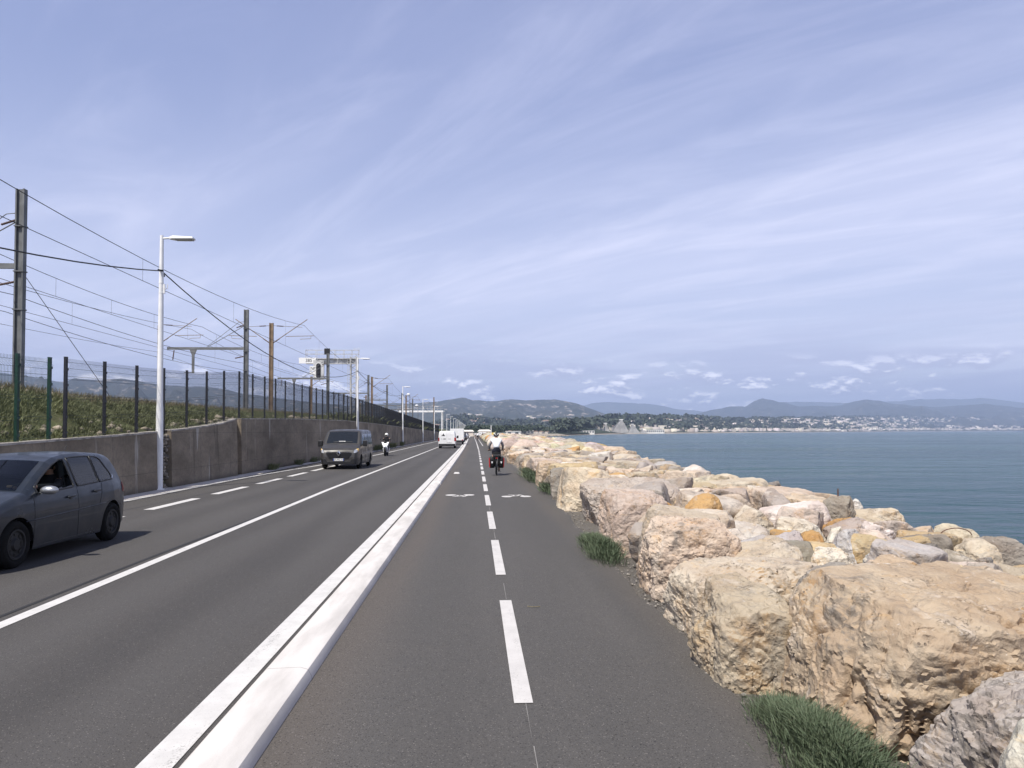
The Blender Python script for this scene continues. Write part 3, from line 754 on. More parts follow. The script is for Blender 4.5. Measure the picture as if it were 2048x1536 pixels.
for i, (x, y, _, dx, dy, s) in enumerate(filler):
    lod = 2 if y < 10 else 1 if y < 26 else 0
    add_rock(x, y, surf(x, y) + fr.uniform(-.16, .12) - (.06 if s < .6 else 0), dx, dy, s * fr.uniform(.7, .95) + .15, fr.choice(CW), lod, 'block' if fr.random() < .5 else 'round', 1000 + i, fr.uniform(0, 6.28), .22)
def ordinal(i):
    w = 'first second third fourth fifth sixth seventh eighth ninth tenth eleventh twelfth thirteenth fourteenth fifteenth sixteenth seventeenth eighteenth nineteenth'.split()
    if i <= 19: return w[i - 1]
    tens = {2: 'twenty', 3: 'thirty', 4: 'forty', 5: 'fifty', 6: 'sixty', 7: 'seventy', 8: 'eighty', 9: 'ninety'}[i // 10]
    return (tens + '-' + w[i % 10 - 1]) if i % 10 else tens[:-1] + 'ieth'
cnt = {}
for x, y, zt, dx, dy, col, o in sorted(ROCKS, key=lambda a: a[1]):
    k = (row_of(x, y), col); cnt[k] = cnt.get(k, 0) + 1
    if 'label' in o: continue
    o['label'] = f"{ordinal(cnt[k])} {RW[col]} boulder from the camera along the {ROWN[k[0]]}"
# core of the breakwater under the boulders
rows = []
cxs = np.concatenate([np.linspace(2.1, 13, 30), [15, 18]])
for y in list(np.arange(-4, 60, .8)) + list(np.arange(60, 345, 5.0)):
    rows.append([(x, y, max(SEA - .7, (min(surf(x, y) - .75, -.15 + (x - 2.1) * .25) if y < 24 else surf(x, y) - .45 if x > 2.5 else -.10 + (x - 2.1) * 1.1) + .1 * math.sin(x * 4.1 + y * 2.3) + .08 * math.sin(x * 7.7 - y * 3.1))) for x in cxs])
mb = MB(); mb.grid(rows)
t = NT('rubble_core'); p = t.coords('world')
c = t.mix(t.vor(p, 5, 'F1', 1), (.16, .13, .10), (.32, .26, .20), 'MIX'); 
c = t.mix(t.ramp(t.noise(p, 4, 6, .7), .35, .65), (.13, .105, .085), (.34, .28, .22))
M['core'] = t.fin(c, .95, t.bump(t.vor(p, 4), 1.0, .15), spec=.1)
tag(mb.build('breakwater_terrain', M['core'], smooth=True), kind='structure')
# far end of the breakwater: too many to count
V0, F0 = ICO[0]; bmv = ico(2); VV = []; FF = []; CC = []; n0 = 0; fr = random.Random(9)
pal = [RC[c] for c in CW]
for k in range(1300):
    y = 57 + 270 * fr.random() ** 1.25; s = fr.uniform(.5, .95) * (1 + y / 400); x = fr.uniform(2.3, crest(y) + 1.4)
    q = bmv[0] * np.array([s * fr.uniform(.8, 1.3), s * fr.uniform(.8, 1.2), s * fr.uniform(.55, .8)])
    q = q * (1 + .22 * perlin(bmv[0] * 1.3 + k * 3.1))[:, None]
    a = fr.uniform(0, 6.28); q = np.stack([q[:, 0] * math.cos(a) - q[:, 1] * math.sin(a), q[:, 0] * math.sin(a) + q[:, 1] * math.cos(a), q[:, 2]], 1)
    VV.append(q + np.array([x, y, surf(x, y) - .25 + fr.uniform(-.1, .15)])); FF.append(bmv[1] + n0); n0 += len(q)
    CC += [(*[v * fr.uniform(.92, 1.1) for v in fr.choice(pal)], 1)] * len(bmv[1]) * 3
me = np_mesh('distant_boulder_rubble', np.concatenate(VV), np.concatenate(FF), smooth=True)
ca = me.color_attributes.new('stone', 'FLOAT_COLOR', 'CORNER'); ca.data.foreach_set('color', np.array(CC, dtype=np.float32).ravel())
t = NT('distant_limestone'); at = t.n('ShaderNodeAttribute', attribute_name='stone')
p = t.coords('world'); c = t.mix(t.ramp(t.noise(p, 2.5, 6, .7), .4, .7), at.outputs['Color'], t.mix(1.0, at.outputs['Color'], (.6, .55, .5), 'MULTIPLY'))
tag(link('distant_boulder_rubble', me, t.fin(c, .95, spec=.15)), kind='stuff')
# rods sticking out of the crest
M['rust'] = pm('rusty_iron', (.14, .065, .04), .8, .3)
mb = MB(); mb.tube([(6.62, 13.1, .1), (6.63, 13.1, .75)], .012, 6); tag(mb.build('iron_rod', M['rust']), 'short rusty iron rod standing upright among the crest boulders', 'rod')
mb = MB(); mb.tube([(6.95 + .24 * math.sin(a), 10.3, .28 + .11 * math.cos(a)) for a in np.linspace(-1.3, 1.5, 9)], .007, 6); tag(mb.build('bent_rod', M['rust']), 'bent rusty rod lying over a cream boulder near the water', 'rod')
# rubble and litter stones on the embankment, in the wall gap
def rubble(name, items, m, lod=2):
    b = ico(lod); VV = []; FF = []; n0 = 0
    for i, (x, y, z, s) in enumerate(items):
        q = b[0] * np.array([s * fr.uniform(.7, 1.3), s * fr.uniform(.7, 1.3), s * fr.uniform(.5, .9)]); q = q * (1 + .3 * perlin(b[0] * 1.5 + i * 2.7))[:, None]
        VV.append(q + np.array([x, y, z])); FF.append(b[1] + n0); n0 += len(q)
    return tag(link(name, np_mesh(name, np.concatenate(VV), np.concatenate(FF)), m), kind='stuff')
M['rubble'] = pm('pale_rubble', (.33, .285, .225), .95, var=.35, scale=5, bump=.5, spec=.2)
it = []
for cx_, cy_, n, sp in ((-11.2, 17.6, 26, .45), (-11.0, 19.4, 28, .4), (-10.9, 21.4, 10, .25), (-11.1, 22.8, 24, .35), (-10.8, 24.6, 8, .2), (-10.75, 27.0, 26, .35), (-10.8, 29.3, 34, .4), (-10.75, 31.2, 34, .5),
                        (-10.8, 36, 22, .8), (-10.8, 44, 60, 1.6), (-11.1, 50, 60, 2.0), (-11, 60, 40, 4), (-10.9, 13.8, 30, .8), (-13.6, 26, 120, 3.0), (-14.4, 34, 90, 6), (-13.4, 20, 50, 2)):
    for k in range(int(n * .42)):
        x = min(-10.58, cx_ + fr.gauss(0, .22)); y = cy_ + fr.gauss(0, sp); it.append((x, y, emb_z(x, y) + .05, fr.uniform(.04, .14) * (1.5 if cy_ > 40 else 1)))
rubble('embankment_rubble', it, M['rubble'], 1)
it = [(-10.26 + fr.uniform(-.05, .05), fr.uniform(24.1, 24.8), z, fr.uniform(.06, .13)) for z in np.linspace(.0, wt(24.4) - .15, 16) for k in range(6)]
rubble('gap_rubble', it, pm('gap_stone', (.25, .22, .18), .95, var=.4, scale=7, bump=.5), 1)
it = [(rgt(y) + fr.uniform(-.06, .25), y, .0, fr.uniform(.004, .018)) for y in [fr.uniform(1, 25) for k in range(700)]]
rubble('path_edge_gravel', it, pm('grit', (.27, .245, .215), .95, var=.4, scale=20), 1)
# green tufts at the foot of the boulders
def tuft(label, pts, n, h, wid, seed):
    o = link('green_tuft', blade_mesh('green_tuft', pts, h, wid, n, .06, .7, seed), M['samphire'])
    tag(o, label, 'plant', 'green tufts along the foot of the boulders'); return o
fr = random.Random(3)
def patch(x0, x1, y0, y1, n, z=.0):
    out = []
    while len(out) < n:
        u, v = fr.uniform(-1, 1), fr.uniform(-1, 1)
        q_ = u * u + v * v
        if q_ < 1 and fr.random() < 1.25 - q_ + .35 * math.sin(u * 7 + v * 5 + x0 * 9):
            x, y = (x0 + x1) / 2 + u * (x1 - x0) / 2, (y0 + y1) / 2 + v * (y1 - y0) / 2
            out.append((x, y, z + .15 * (1 - u * u - v * v) * 1.0))
    return out
tuft('dense green tuft at the path edge in front of the huge tan block', patch(1.72, 2.06, 3.2, 4.7, 300), 52, .072, .0048, 61)
tuft('green tuft at the path edge between the leaning beige block and the pinkish block', patch(1.66, 2.02, 9.7, 12.0, 200), 30, .11, .007, 62)
tuft('small green tuft at the path edge before the narrow grey block', patch(2.0, 2.35, 20.6, 22.2, 70), 16, .22, .018, 63)
tuft('long green tuft at the path edge right of the cyclist', patch(1.9, 2.4, 25.4, 30.0, 170), 18, .30, .02, 64)
tuft('far green tuft where the white path edge line begins', patch(1.8, 2.6, 78, 90, 160), 14, .7, .05, 65)
# twigs and chips on the asphalt
mb = MB(); mb.tube([(.53, 7.55, .012), (.58, 7.50, .016), (.66, 7.53, .012)], .004, 5); tag(mb.build('dry_twig', M['dry']), 'tiny pale dry twig lying beside the nearest dash of the cycle path', 'twig')
# ------------------------------------------------------------------ far hills, towns, woods, haze
def hill_mat(name, a, b, rock, f, thr=.62, sc=1.0):
    t = NT(name); p = t.coords('world')
    k = t.mix(t.ramp(t.noise(p, .0045 * sc, 7, .68), .36, .64), a, b)
    k = t.mix(t.math('MULTIPLY', t.ramp(t.noise(p, .03 * sc, 5, .7), .5, .62), .6), k, tuple(v * .55 for v in a))
    k = t.mix(t.math('MULTIPLY', t.ramp(t.noise(t.map(p, (1, 1, 2)), .006 * sc, 8, .72, .5), thr, thr + .06), f), k, rock)
    return t.fin(k, .95, spec=.1)
def ridge(name, sil, D, front, back, m, amp=.42, seed=0, nx=260, nr=22, z0=-.05):
    xs_, zs_ = zip(*sil); X = np.linspace(xs_[0], xs_[-1], nx); Z = np.interp(X, xs_, zs_)
    Z = Z + n2(X, X * 0, 1 / (D * .02), 4, seed) * D * .0011
    rows = []
    for s in list(np.linspace(-1, 0, 6))[:-1] + list(np.linspace(0, 1, nr)):
        if s < 0: y = D - s * back; q = (1 + s) ** .8
        else: y = D - front * s; q = (1 - s) ** 1.25
        sx_ = y / D
        nz_ = n2(X, X * 0 + y, 1 / (D * .06), 5, seed + 3) * np.minimum(Z, 400) * amp * (math.sin(math.pi * min(1, abs(s))) ** .8 if s else 0)
        rows.append([(x * sx_, y, max(z0 - 1, z0 + (z - z0) * q * (sx_ if s > 0 else 1) + a)) for x, z, a in zip(X, Z, nz_)])
    mb = MB(); mb.grid(rows); o = mb.build(name, m, smooth=True); tag(o, kind='structure'); return o
HA = [(-3943,442),(-3279,425),(-3095,398),(-2910,367),(-2842,360),(-2775,384),(-2606,374),(-2454,384),(-2335,363),(-2130,332),(-1821,321),(-1666,286),(-1372,244),(-1094,212),(-885,191),(-675,211),(-534,208),(-429,211),(-252,222),(-164,243),(-93,250),(-22,229),(121,225),(246,235),(317,232),(407,228),(496,235),(568,239),(676,221),(766,195),(856,159),(964,116),(1055,94),(1254,69),(1400,30)]
HB = [(1510,442),(1915,477),(2141,522),(2367,539),(2684,521),(3048,512),(3412,457),(3685,402),(4051,375),(4418,374),(4786,410),(5342,518),(5899,545),(6831,516),(7772,552),(8529,597),(8908,569),(9290,615),(9576,587),(10129,513),(10629,512),(11900,473)]
HC = [(2200,20),(2423,111),(2613,160),(2804,229),(2931,266),(3187,316),(3378,316),(3507,391),(3603,416),(3731,397),(3891,359),(4083,315),(4341,314),(4599,327),(4795,377),(4957,402),(5120,383),(5314,345),(5575,319),(5902,306),(6231,324),(6496,350),(6759,317),(7011,291),(7357,316),(8361,264),(9800,180)]
ridge('distant_mountains', HB, 13000, 2600, 900, hill_mat('pale_mountain', (.05, .065, .05), (.09, .095, .075), (.3, .28, .25), .5), seed=5)
ridge('mountains', HC, 9000, 3000, 900, hill_mat('forest_mountain', (.030, .040, .032), (.058, .064, .052), (.30, .27, .23), .6, .58, 1.6), seed=9)
hA = ridge('hills', HA, 5200, 2500, 700, hill_mat('forest_hill', (.030, .040, .030), (.066, .068, .054), (.36, .31, .27), .85, .56, 2.2), seed=14, nx=340)
COAST = [(.10,.0068),(.116,.00837),(.1506,.01104),(.1715,.01512),(.1993,.01851),(.2623,.01837),(.3326,.01613),(.368,.01466),(.3964,.01668),(.4534,.01725),(.5251,.0185),(.5973,.01904),(.6701,.0196),(.7787,.02079),(.9287,.02049),(1.1,.019)]
MID = [(-.16,.004),(-.0756,.00617),(-.0417,.0129),(-.0281,.01833),(-.0144,.02103),(-.0008,.01827),(.0163,.01481),(.0403,.01269),(.0746,.01192),(.1022,.01322),(.1299,.01247),(.1645,.011),(.1993,.00815),(.2341,.0039),(.26,.002)]
SK = [(x / y, y) for x, y in SHORE if y > 400]
def y_shore(k): return float(np.interp(k, [a for a, b in SK], [b for a, b in SK]))
def radial(name, prof, ytop, fr_, m, seed, nk=240, rough=.12):
    ks = np.linspace(prof[0][0], prof[-1][0], nk); S = np.interp(ks, *zip(*prof)); rows = []; H = []
    for f, q in fr_:
        y = np.array([ytop(k) for k in ks]) * f; top = 1.8 + S * y
        z = top * q; z = z + n2(ks * 4000, y * .6, .008, 4, seed) * top * rough * (q > .05) * (q < .99) + (q < .04) * (-.3)
        rows.append([(k * yy, yy, zz) for k, yy, zz in zip(ks, y, z)]); H.append(z)
    mb = MB(); mb.grid(rows); o = mb.build(name, m, smooth=True); tag(o, kind='structure')
    return ks, [f for f, q in fr_], np.array(H)
coastm = hill_mat('wooded_slope', (.042, .058, .040), (.072, .082, .056), (.28, .25, .2), .4, .62, 3.0)
cprof = [(1.03, .02), (1.06, .07), (1.12, .16), (1.2, .36), (1.28, .58), (1.36, .80), (1.45, .95), (1.52, 1.0), (1.7, .5)]
ck, cf, cH = radial('coast_hills', COAST, y_shore, cprof, coastm, 3)
mprof = [(.70, .01), (.76, .15), (.82, .36), (.88, .62), (.94, .86), (1.0, 1.0), (1.1, .5)]
mk_, mf, mH = radial('inland_hills', MID, lambda k: 2300.0, mprof, coastm, 8)
def hill_z(kind, k, f):
    ks, fs, Hh = (ck, cf, cH) if kind == 'c' else (mk_, mf, mH)
    col = [np.interp(k, ks, Hh[i]) for i in range(len(fs))]
    return float(np.interp(f, fs, col))
# houses: pale walls and tiled roofs
M['hwall'] = pm('house_render', (.60, .545, .48), .9, var=.15, scale=.2)
M['hroof'] = pm('house_tiles', (.27, .185, .14), .9, var=.25, scale=.4)
M['hglass'] = pm('house_window', (.06, .07, .08), .3)
def house_mesh(w, d, h, hip=True, floors=2):
    mb = MB(); mb.bx(-w / 2, w / 2, -d / 2, d / 2, -3, h); nw = len(mb.f)
    e = .5
    if hip:
        r = h + min(w, d) * .22; a = w / 2 - d * .3
        mb.add([(-w / 2 - e, -d / 2 - e, h + .02), (w / 2 + e, -d / 2 - e, h + .02), (w / 2 + e, d / 2 + e, h + .02), (-w / 2 - e, d / 2 + e, h + .02), (-a, 0, r), (a, 0, r)],
               [(0, 1, 5, 4), (2, 3, 4, 5), (1, 2, 5), (3, 0, 4), (3, 2, 1, 0)])
    else:
        mb.bx(-w / 2 - .2, w / 2 + .2, -d / 2 - .2, d / 2 + .2, h + .02, h + .5)
    nr_ = len(mb.f)
    for fl in range(floors):
        z = fl * (h / floors) + .9
        n = max(2, int(w / 3.2))
        for i in range(n):
            x = -w / 2 + (i + .5) * w / n
            mb.add([(x - .6, -d / 2 - .03, z), (x + .6, -d / 2 - .03, z), (x + .6, -d / 2 - .03, z + 1.4), (x - .6, -d / 2 - .03, z + 1.4)], [(0, 1, 2, 3)])
    me = bpy.data.meshes.new('house'); me.from_pydata(mb.v, [], mb.f)
    for m_ in ('hwall', 'hroof', 'hglass'): me.materials.append(M[m_])
    me.polygons.foreach_set('material_index', [0] * nw + [1 if hip else 0] * (nr_ - nw) + [2] * (len(mb.f) - nr_)); me.update(); return me
HV = [house_mesh(14, 10, 6.5), house_mesh(19, 11, 7), house_mesh(11, 9, 6), house_mesh(24, 12, 9, True, 3), house_mesh(16, 10, 7, False)]
AV = [house_mesh(22, 12, 13, False, 4), house_mesh(34, 12, 10, False, 3), house_mesh(15, 12, 17, False, 5), house_mesh(44, 12, 8, False, 2), house_mesh(26, 12, 9, True, 3)]
fr = random.Random(5)
def house(x, y, z, me, label, group, name='house', sc=1.0):
    o = bpy.data.objects.new(name, me); C.objects.link(o); o.location = (x, y, z); o.rotation_euler.z = -math.atan2(x, y) + fr.uniform(-.7, .7); o.scale = (sc, sc, sc)
    return tag(o, label, 'building' if name == 'apartment_block' else 'house', group)
used = []
def free(k, s, d):
    for a, b in used:
        if abs(a - k) < d and abs(b - s) < d * .3: return False
    used.append((k, s)); return True
n = 0
while n < 150:
    k = .13 + .72 * fr.random() ** .8; f = fr.uniform(1.10, 1.5); y = y_shore(k) * f; z = hill_z('c', k, f)
    if not free(k, (z - 1.8) / y, .0045): continue
    house(k * y, y, z, fr.choice(HV), 'tiny pale house with tiled roof among trees on the slope across the bay', 'houses on the slopes across the bay', sc=.62 + y / 9000); n += 1
n = 0
while n < 34:
    k = -.06 + .29 * fr.random(); f = fr.uniform(.76, .98); y = 2300 * f
    if not free(k, (hill_z('m', k, f) - 1.8) / y, .004): continue
    house(k * y, y, hill_z('m', k, f), fr.choice(HV), 'pale house on the dark wooded hill above the beach', 'houses on the hill above the beach', sc=1.25); n += 1
for i in range(62):
    k = .345 + .525 * (i + fr.random() * .7) / 62; f = fr.uniform(1.045, 1.085); y = y_shore(k) * f; z = hill_z('c', k, f)
    house(k * y, y, max(.5, z), fr.choice(AV), 'pale block of flats in the row along the far waterfront', 'flats along the far waterfront', 'apartment_block', .50 + y / 11000)
# the rest of the town: far too many to count
VV = []; FF = []; n0 = 0; CC = []; bxv = np.array([(-1, -1, -1), (1, -1, -1), (1, 1, -1), (-1, 1, -1), (-1, -1, 1), (1, -1, 1), (1, 1, 1), (-1, 1, 1)], float)
bxf = np.array([(4, 5, 6, 7), (0, 1, 5, 4), (1, 2, 6, 5), (2, 3, 7, 6), (3, 0, 4, 7)])
for i in range(2300):
    if i < 1800:
        k = .20 + .70 * fr.random() ** .62; f = 1.06 + .44 * fr.random() ** 1.25; y = y_shore(k) * f; z = hill_z('c', k, f); s = fr.uniform(3.2, 7.5) * (1 + y / 7000)
    else:
        k = -.10 + .32 * fr.random(); y = fr.uniform(2750, 4300); x = k * y
        s_ = (5200 - y) / 2500; z = float(np.interp(k * 5200, [a for a, b in HA], [b for a, b in HA])) * (1 - s_) ** 1.25 * y / 5200; s = fr.uniform(4, 10)
        if z > 110: continue
    a = fr.uniform(-.6, .6); v = bxv * np.array([s * fr.uniform(.8, 1.7), s * .7, s * fr.uniform(.45, .8)])
    v = np.stack([v[:, 0] * math.cos(a) - v[:, 1] * math.sin(a) + k * y, v[:, 0] * math.sin(a) + v[:, 1] * math.cos(a) + y, v[:, 2] + z + s * .3], 1)
    VV.append(v); FF.append(bxf + n0); n0 += 8
    w_ = fr.uniform(.34, .70); wc = (w_, w_ * fr.uniform(.86, .95), w_ * fr.uniform(.72, .88), 1); rc = (.26, .19, .15, 1) if fr.random() < .7 else wc
    CC += [rc] * 4 + [wc] * 16
me = np_mesh('distant_town', np.concatenate(VV), np.concatenate(FF)); ca = me.color_attributes.new('render', 'FLOAT_COLOR', 'CORNER'); ca.data.foreach_set('color', np.array(CC, dtype=np.float32).ravel())
t = NT('town_render'); at = t.n('ShaderNodeAttribute', attribute_name='render'); tag(link('distant_town', me, t.fin(at.outputs['Color'], .9, spec=.1)), kind='stuff')
# woods: crowns of leaf clumps
def woods(name, spots, m, nq, seed):
    r = np.random.RandomState(seed); c_ = np.array([s[:3] for s in spots]); R_ = np.array([s[3] for s in spots]); H_ = np.array([s[4] for s in spots]); n = len(spots)
    d = r.randn(n, nq, 3); d /= np.linalg.norm(d, axis=2)[:, :, None]; d[:, :, 2] = np.abs(d[:, :, 2]) * 1.1 - .35
    rr_ = r.uniform(.55, 1.08, (n, nq, 1)); lump = 1 + .28 * np.sin(d[:, :, :1] * 5 + c_[:, None, :1]) * np.cos(d[:, :, 1:2] * 4)
    P = c_[:, None] + np.array([0, 0, 1]) * (H_ * .62)[:, None, None] + d * rr_ * lump * np.stack([R_, R_, H_ * .42], 1)[:, None]
    P = P.reshape(-1, 3); q = np.repeat(R_, nq) * r.uniform(.16, .34, n * nq)
    u = r.randn(n * nq, 3); u /= np.linalg.norm(u, axis=1)[:, None]; w = np.cross(u, r.randn(n * nq, 3)); w /= np.linalg.norm(w, axis=1)[:, None]
    u *= q[:, None]; w *= q[:, None]
    V = np.stack([P - u - w * .6, P + u - w, P + u * .7 + w, P - u * .8 + w * .8], 1).reshape(-1, 3)
    return tag(link(name, np_mesh(name, V, np.arange(len(V)).reshape(-1, 4)), m), kind='stuff')
def tree_mat(name, a, b):
    t = NT(name); p = t.coords('world')
    return t.fin(t.mix(t.ramp(t.noise(p, .09, 4, .7), .35, .65), a, b), .8, spec=.15)
M['pine'] = tree_mat('pine_foliage', (.044, .062, .042), (.070, .088, .060)); M['oak'] = tree_mat('slope_foliage', (.046, .062, .046), (.076, .088, .062))
sp = []
for i in range(620):
    k = fr.uniform(-.02, .158); y = max(690, y_shore(k) * 1.08) * fr.uniform(1.0, 1.35) if k > .035 else fr.uniform(560, 1100); h = fr.uniform(6, 11) * (1 if k < .09 else .62) * (y / 900)
    sp.append((k * y, y, 0, h * fr.uniform(.35, .55), h))
woods('pine_woods', sp, M['pine'], 46, 3)
sp = []
for i in range(2300):
    if i < 1500:
        k = .11 + .8 * fr.random(); f = fr.uniform(1.07, 1.53)
        if .15 < k < .265: f = fr.uniform(1.17, 1.53)
        y = y_shore(k) * f; z = hill_z('c', k, f)
    else:
        k = fr.uniform(-.15, .24); f = fr.uniform(.74, 1.01); y = 2300 * f; z = hill_z('m', k, f)
    h = fr.uniform(8, 14) * (1 + y / 6000); sp.append((k * y, y, z - 2, h * fr.uniform(.6, 1.1), h))
woods('hillside_trees', sp, M['oak'], 16, 4)
# the terraced residence on the shore, its lower wings, other waterfront buildings
M['conc'] = pm('white_concrete', (.74, .71, .66), .85, var=.1, scale=.1); M['recess'] = pm('balcony_recess', (.22, .22, .22), .7, var=.2, scale=.3)
def terraced(x0, x1, y, h, label, wave, peak, dep=16):
    q_ = 1315 / y; x0, x1, y, h, peak = x0 * q_, x1 * q_, 1315 + (y - 1480) * .4, h * q_ * 1.04, peak * q_
    e = empty('terraced_residence', ((x0 + x1) / 2, y, 0), 0, label, 'building', 'terraced residences on the shore')
    W_ = (x1 - x0) / 2; body = MB(); slab = MB(); fh = 2.1; nf = int(h / fh)
    for i in range(nf):
        q = i / max(1, nf - 1); z = i * fh
        l = -W_ + (peak + W_) * q ** wave * .86; r = W_ - (W_ - peak) * q ** (wave * .9) * .80
        dd = dep * (1 - .5 * q)
        body.bx(l + .5, r - .5, -dd / 2, dd / 2, z + .25, z + fh)
        slab.bx(l, r, -dd / 2 - 1.2, dd / 2 + 1.2, z - .35, z + .55)
    mb = MB(); mb.bx(peak - W_ * .22, peak + W_ * .22, -3, 3, nf * fh, nf * fh + 1.6); 
    b_ = body.build('facade', M['recess'], e); slab.build('balcony_edging', M['conc'], e); mb.build('roof_house', M['conc'], e)
terraced(278, 312, 1480, 25, 'tallest wave shaped terraced residence on the shore across the water', 1.25, 297 - 295)
terraced(251, 281, 1500, 20.5, 'stepped residence left of the tallest terraced one on the shore', .6, 4)
terraced(307, 331, 1470, 17.5, 'lower terraced residence sloping down right of the tallest one', 1.0, -2)
terraced(329, 342, 1460, 8, 'lowest terraced wing at the right end of the shore residences', 1.1, -2)
def block(name, x, y, w, d, h, label, m, roofm, cat='building', floors=3, zb=0):
    e = empty(name, (x, y, zb), -math.atan2(x, y), label, cat)
    mb = MB(); mb.bx(-w / 2, w / 2, -d / 2, d / 2, -2, h); b_ = mb.build('wall', m, e)
    mb = MB(); mb.bx(-w / 2 - .4, w / 2 + .4, -d / 2 - .4, d / 2 + .4, h + .01, h + .4); mb.build('roof', roofm, e)
    for fl in range(floors):
        mb = MB()
        for i in range(max(2, int(w / 4))):
            xx = -w / 2 + (i + .5) * w / max(2, int(w / 4)); z = (fl + .25) * h / floors
            mb.add([(xx - 1.2, -d / 2 - .05, z), (xx + 1.2, -d / 2 - .05, z), (xx + 1.2, -d / 2 - .05, z + h / floors * .5), (xx - 1.2, -d / 2 - .05, z + h / floors * .5)], [(0, 1, 2, 3)])
        mb.build('window_glazing', M['hglass'], e)
block('apartment_block', 255, 1900, 21, 12, 19, 'white apartment block standing alone on the wooded hill left of the terraced residences', M['conc'], M['conc'], floors=6, zb=13)
block('shore_hall', 163, 1070, 24, 12, 3.6, 'long flat white hall on the shore left of the terraced residences', M['conc'], M['conc'], floors=1)
block('shore_hall', 368, 1480, 36, 14, 5.6, 'long white hall with greenish roof on the shore right of the terraced residences', M['conc'], pm('green_roof', (.35, .47, .44), .7), floors=1)
block('beach_pavilion', 28, 545, 11, 7, 2.3, 'low white beach pavilion with flat roof near the end of the breakwater', M['conc'], M['conc'], floors=1)
block('beach_pavilion', 62, 880, 16, 8, 3.4, 'dark fronted beach pavilion under the pines along the sand', M['recess'], M['conc'], floors=1)
block('beach_pavilion', 96, 930, 13, 7, 3.0, 'second dark fronted pavilion farther right along the sand', M['recess'], M['conc'], floors=1)
for i, (k, y) in enumerate([(.047, 640), (.055, 700), (.06, 760), (.083, 850), (.09, 860), (.098, 900)]):
    house(k * y, y, -.1, HV[2], 'small white beach hut on the sand under the pines', 'beach huts under the pines', 'beach_hut', .42)
# stone groyne by the beach
rows = []; mb = MB()
it = [(30 + fr.uniform(-2, 2) + q * 62, 600 + q * 130 + fr.uniform(-3, 3), SEA + .2, fr.uniform(.8, 1.7)) for q in [fr.random() for _ in range(160)]]
rubble('groyne_rubble', it, M['rubble'], 1)
# small sailing boat far out
e = empty('sailing_boat', (3330, 6050, SEA), .4, 'tiny white sailing boat on the far water', 'boat')
mb = MB(); mb.rings([[(0, -6, .8), (.2, -6, 1.2), (-.2, -6, 1.2)], [(0, -2, -.3), (1.7, -2, 1.0), (-1.7, -2, 1.0)], [(0, 3, -.3), (1.6, 3, 1.0), (-1.6, 3, 1.0)], [(0, 5, .1), (1.2, 5, 1.1), (-1.2, 5, 1.1)]]); mb.build('hull', M['conc'], e)
mb = MB(); mb.prism([(-4.2, 2.0), (3.6, 2.0), (-.6, 17)], 'x', -.15, .15); mb.build('sail', M['conc'], e)
# thin air over the bay
mb = MB(); mb.bx(-16800, 16800, -1700, 16800, SEA - 2.1, 760); hz = mb.build('haze', None)
hm = bpy.data.materials.new('haze_air'); hm.use_nodes = True; hm.node_tree.nodes.clear()
pv = hm.node_tree.nodes.new('ShaderNodeVolumePrincipled'); ho = hm.node_tree.nodes.new('ShaderNodeOutputMaterial'); hm.node_tree.links.new(pv.outputs[0], ho.inputs['Volume'])
pv.inputs['Color'].default_value = (.56, .70, 1.0, 1); pv.inputs['Density'].default_value = 1.15e-4; pv.inputs['Anisotropy'].default_value = 0.0
hz.data.materials.append(hm); tag(hz, kind='stuff')
# ------------------------------------------------------------------ fence on the wall
M['dpost'] = pm('dark_coated_steel', (.018, .019, .026), .5, .2); M['gpost'] = pm('green_coated_steel', (.012, .050, .034), .45, .2)
M['mesh_d'] = pm('dark_mesh_wire', (.030, .032, .038), .5, .3); M['mesh_g'] = pm('green_mesh_wire', (.02, .045, .035), .5, .3)
FX = -10.36
def fence(name, label, posts, pm_, wm, H=2.08, start_panel=True, close_gap=None):
    e = empty(name, (FX, posts[0], wt(posts[0])), 0, label, 'fence')
    o0 = Vector((FX, posts[0], wt(posts[0])))
    for i, y in enumerate(posts):
        z = wt(y); mb = MB(); x = 0; yy = y - o0.y; z0 = z - o0.z - .1
        h = H if y < 60 else H - .25 * min(1, (y - 60) / 100)
        mb.bx(x - .032, x + .032, yy - .04, yy + .04, z0, z0 + h + .1); mb.bx(x - .036, x + .036, yy - .044, yy + .044, z0 + h + .1, z0 + h + .115)
        for q in (.15, .55, .95, 1.35, 1.75): mb.bx(x + .03, x + .048, yy - .05, yy + .05, z0 + q + .1, z0 + q + .16)
        mb.build('post', pm_, e)
        if i + 1 < len(posts):
            y2 = posts[i + 1]; za, zb = wt(y) - o0.z, wt(y2) - o0.z; w = y2 - y; mb = MB()
            step = .05 if y < 45 else .1; n = int(w / step); r = .0034 if y < 45 else .0058
            hh = h - .06
            for k in range(n + 1):
                yk = yy + .03 + (w - .06) * k / n; zk = za + (zb - za) * k / n; xx = .045
                for (a, b_, xa, xb) in ((.02, hh - .22, xx, xx), (hh - .22, hh - .13, xx, xx + .05), (hh - .13, hh - .06, xx + .05, xx), (hh - .06, hh + .03, xx, xx)):
                    mb.add([(xa, yk - r, zk + a), (xa, yk + r, zk + a), (xb, yk + r, zk + b_), (xb, yk - r, zk + b_)], [(0, 1, 2, 3)])
                    mb.add([(xa - r, yk, zk + a), (xa + r, yk, zk + a), (xb + r, yk, zk + b_), (xb - r, yk, zk + b_)], [(0, 1, 2, 3)])
            for q in (.03, .10, .52, .60, 1.02, 1.10, 1.52, 1.60, hh - .22, hh - .06):
                mb.beam((xx, yy, za + q), (xx, yy + w, zb + q), .006, .007)
            mb.build('mesh_panel', wm, e)
    return e
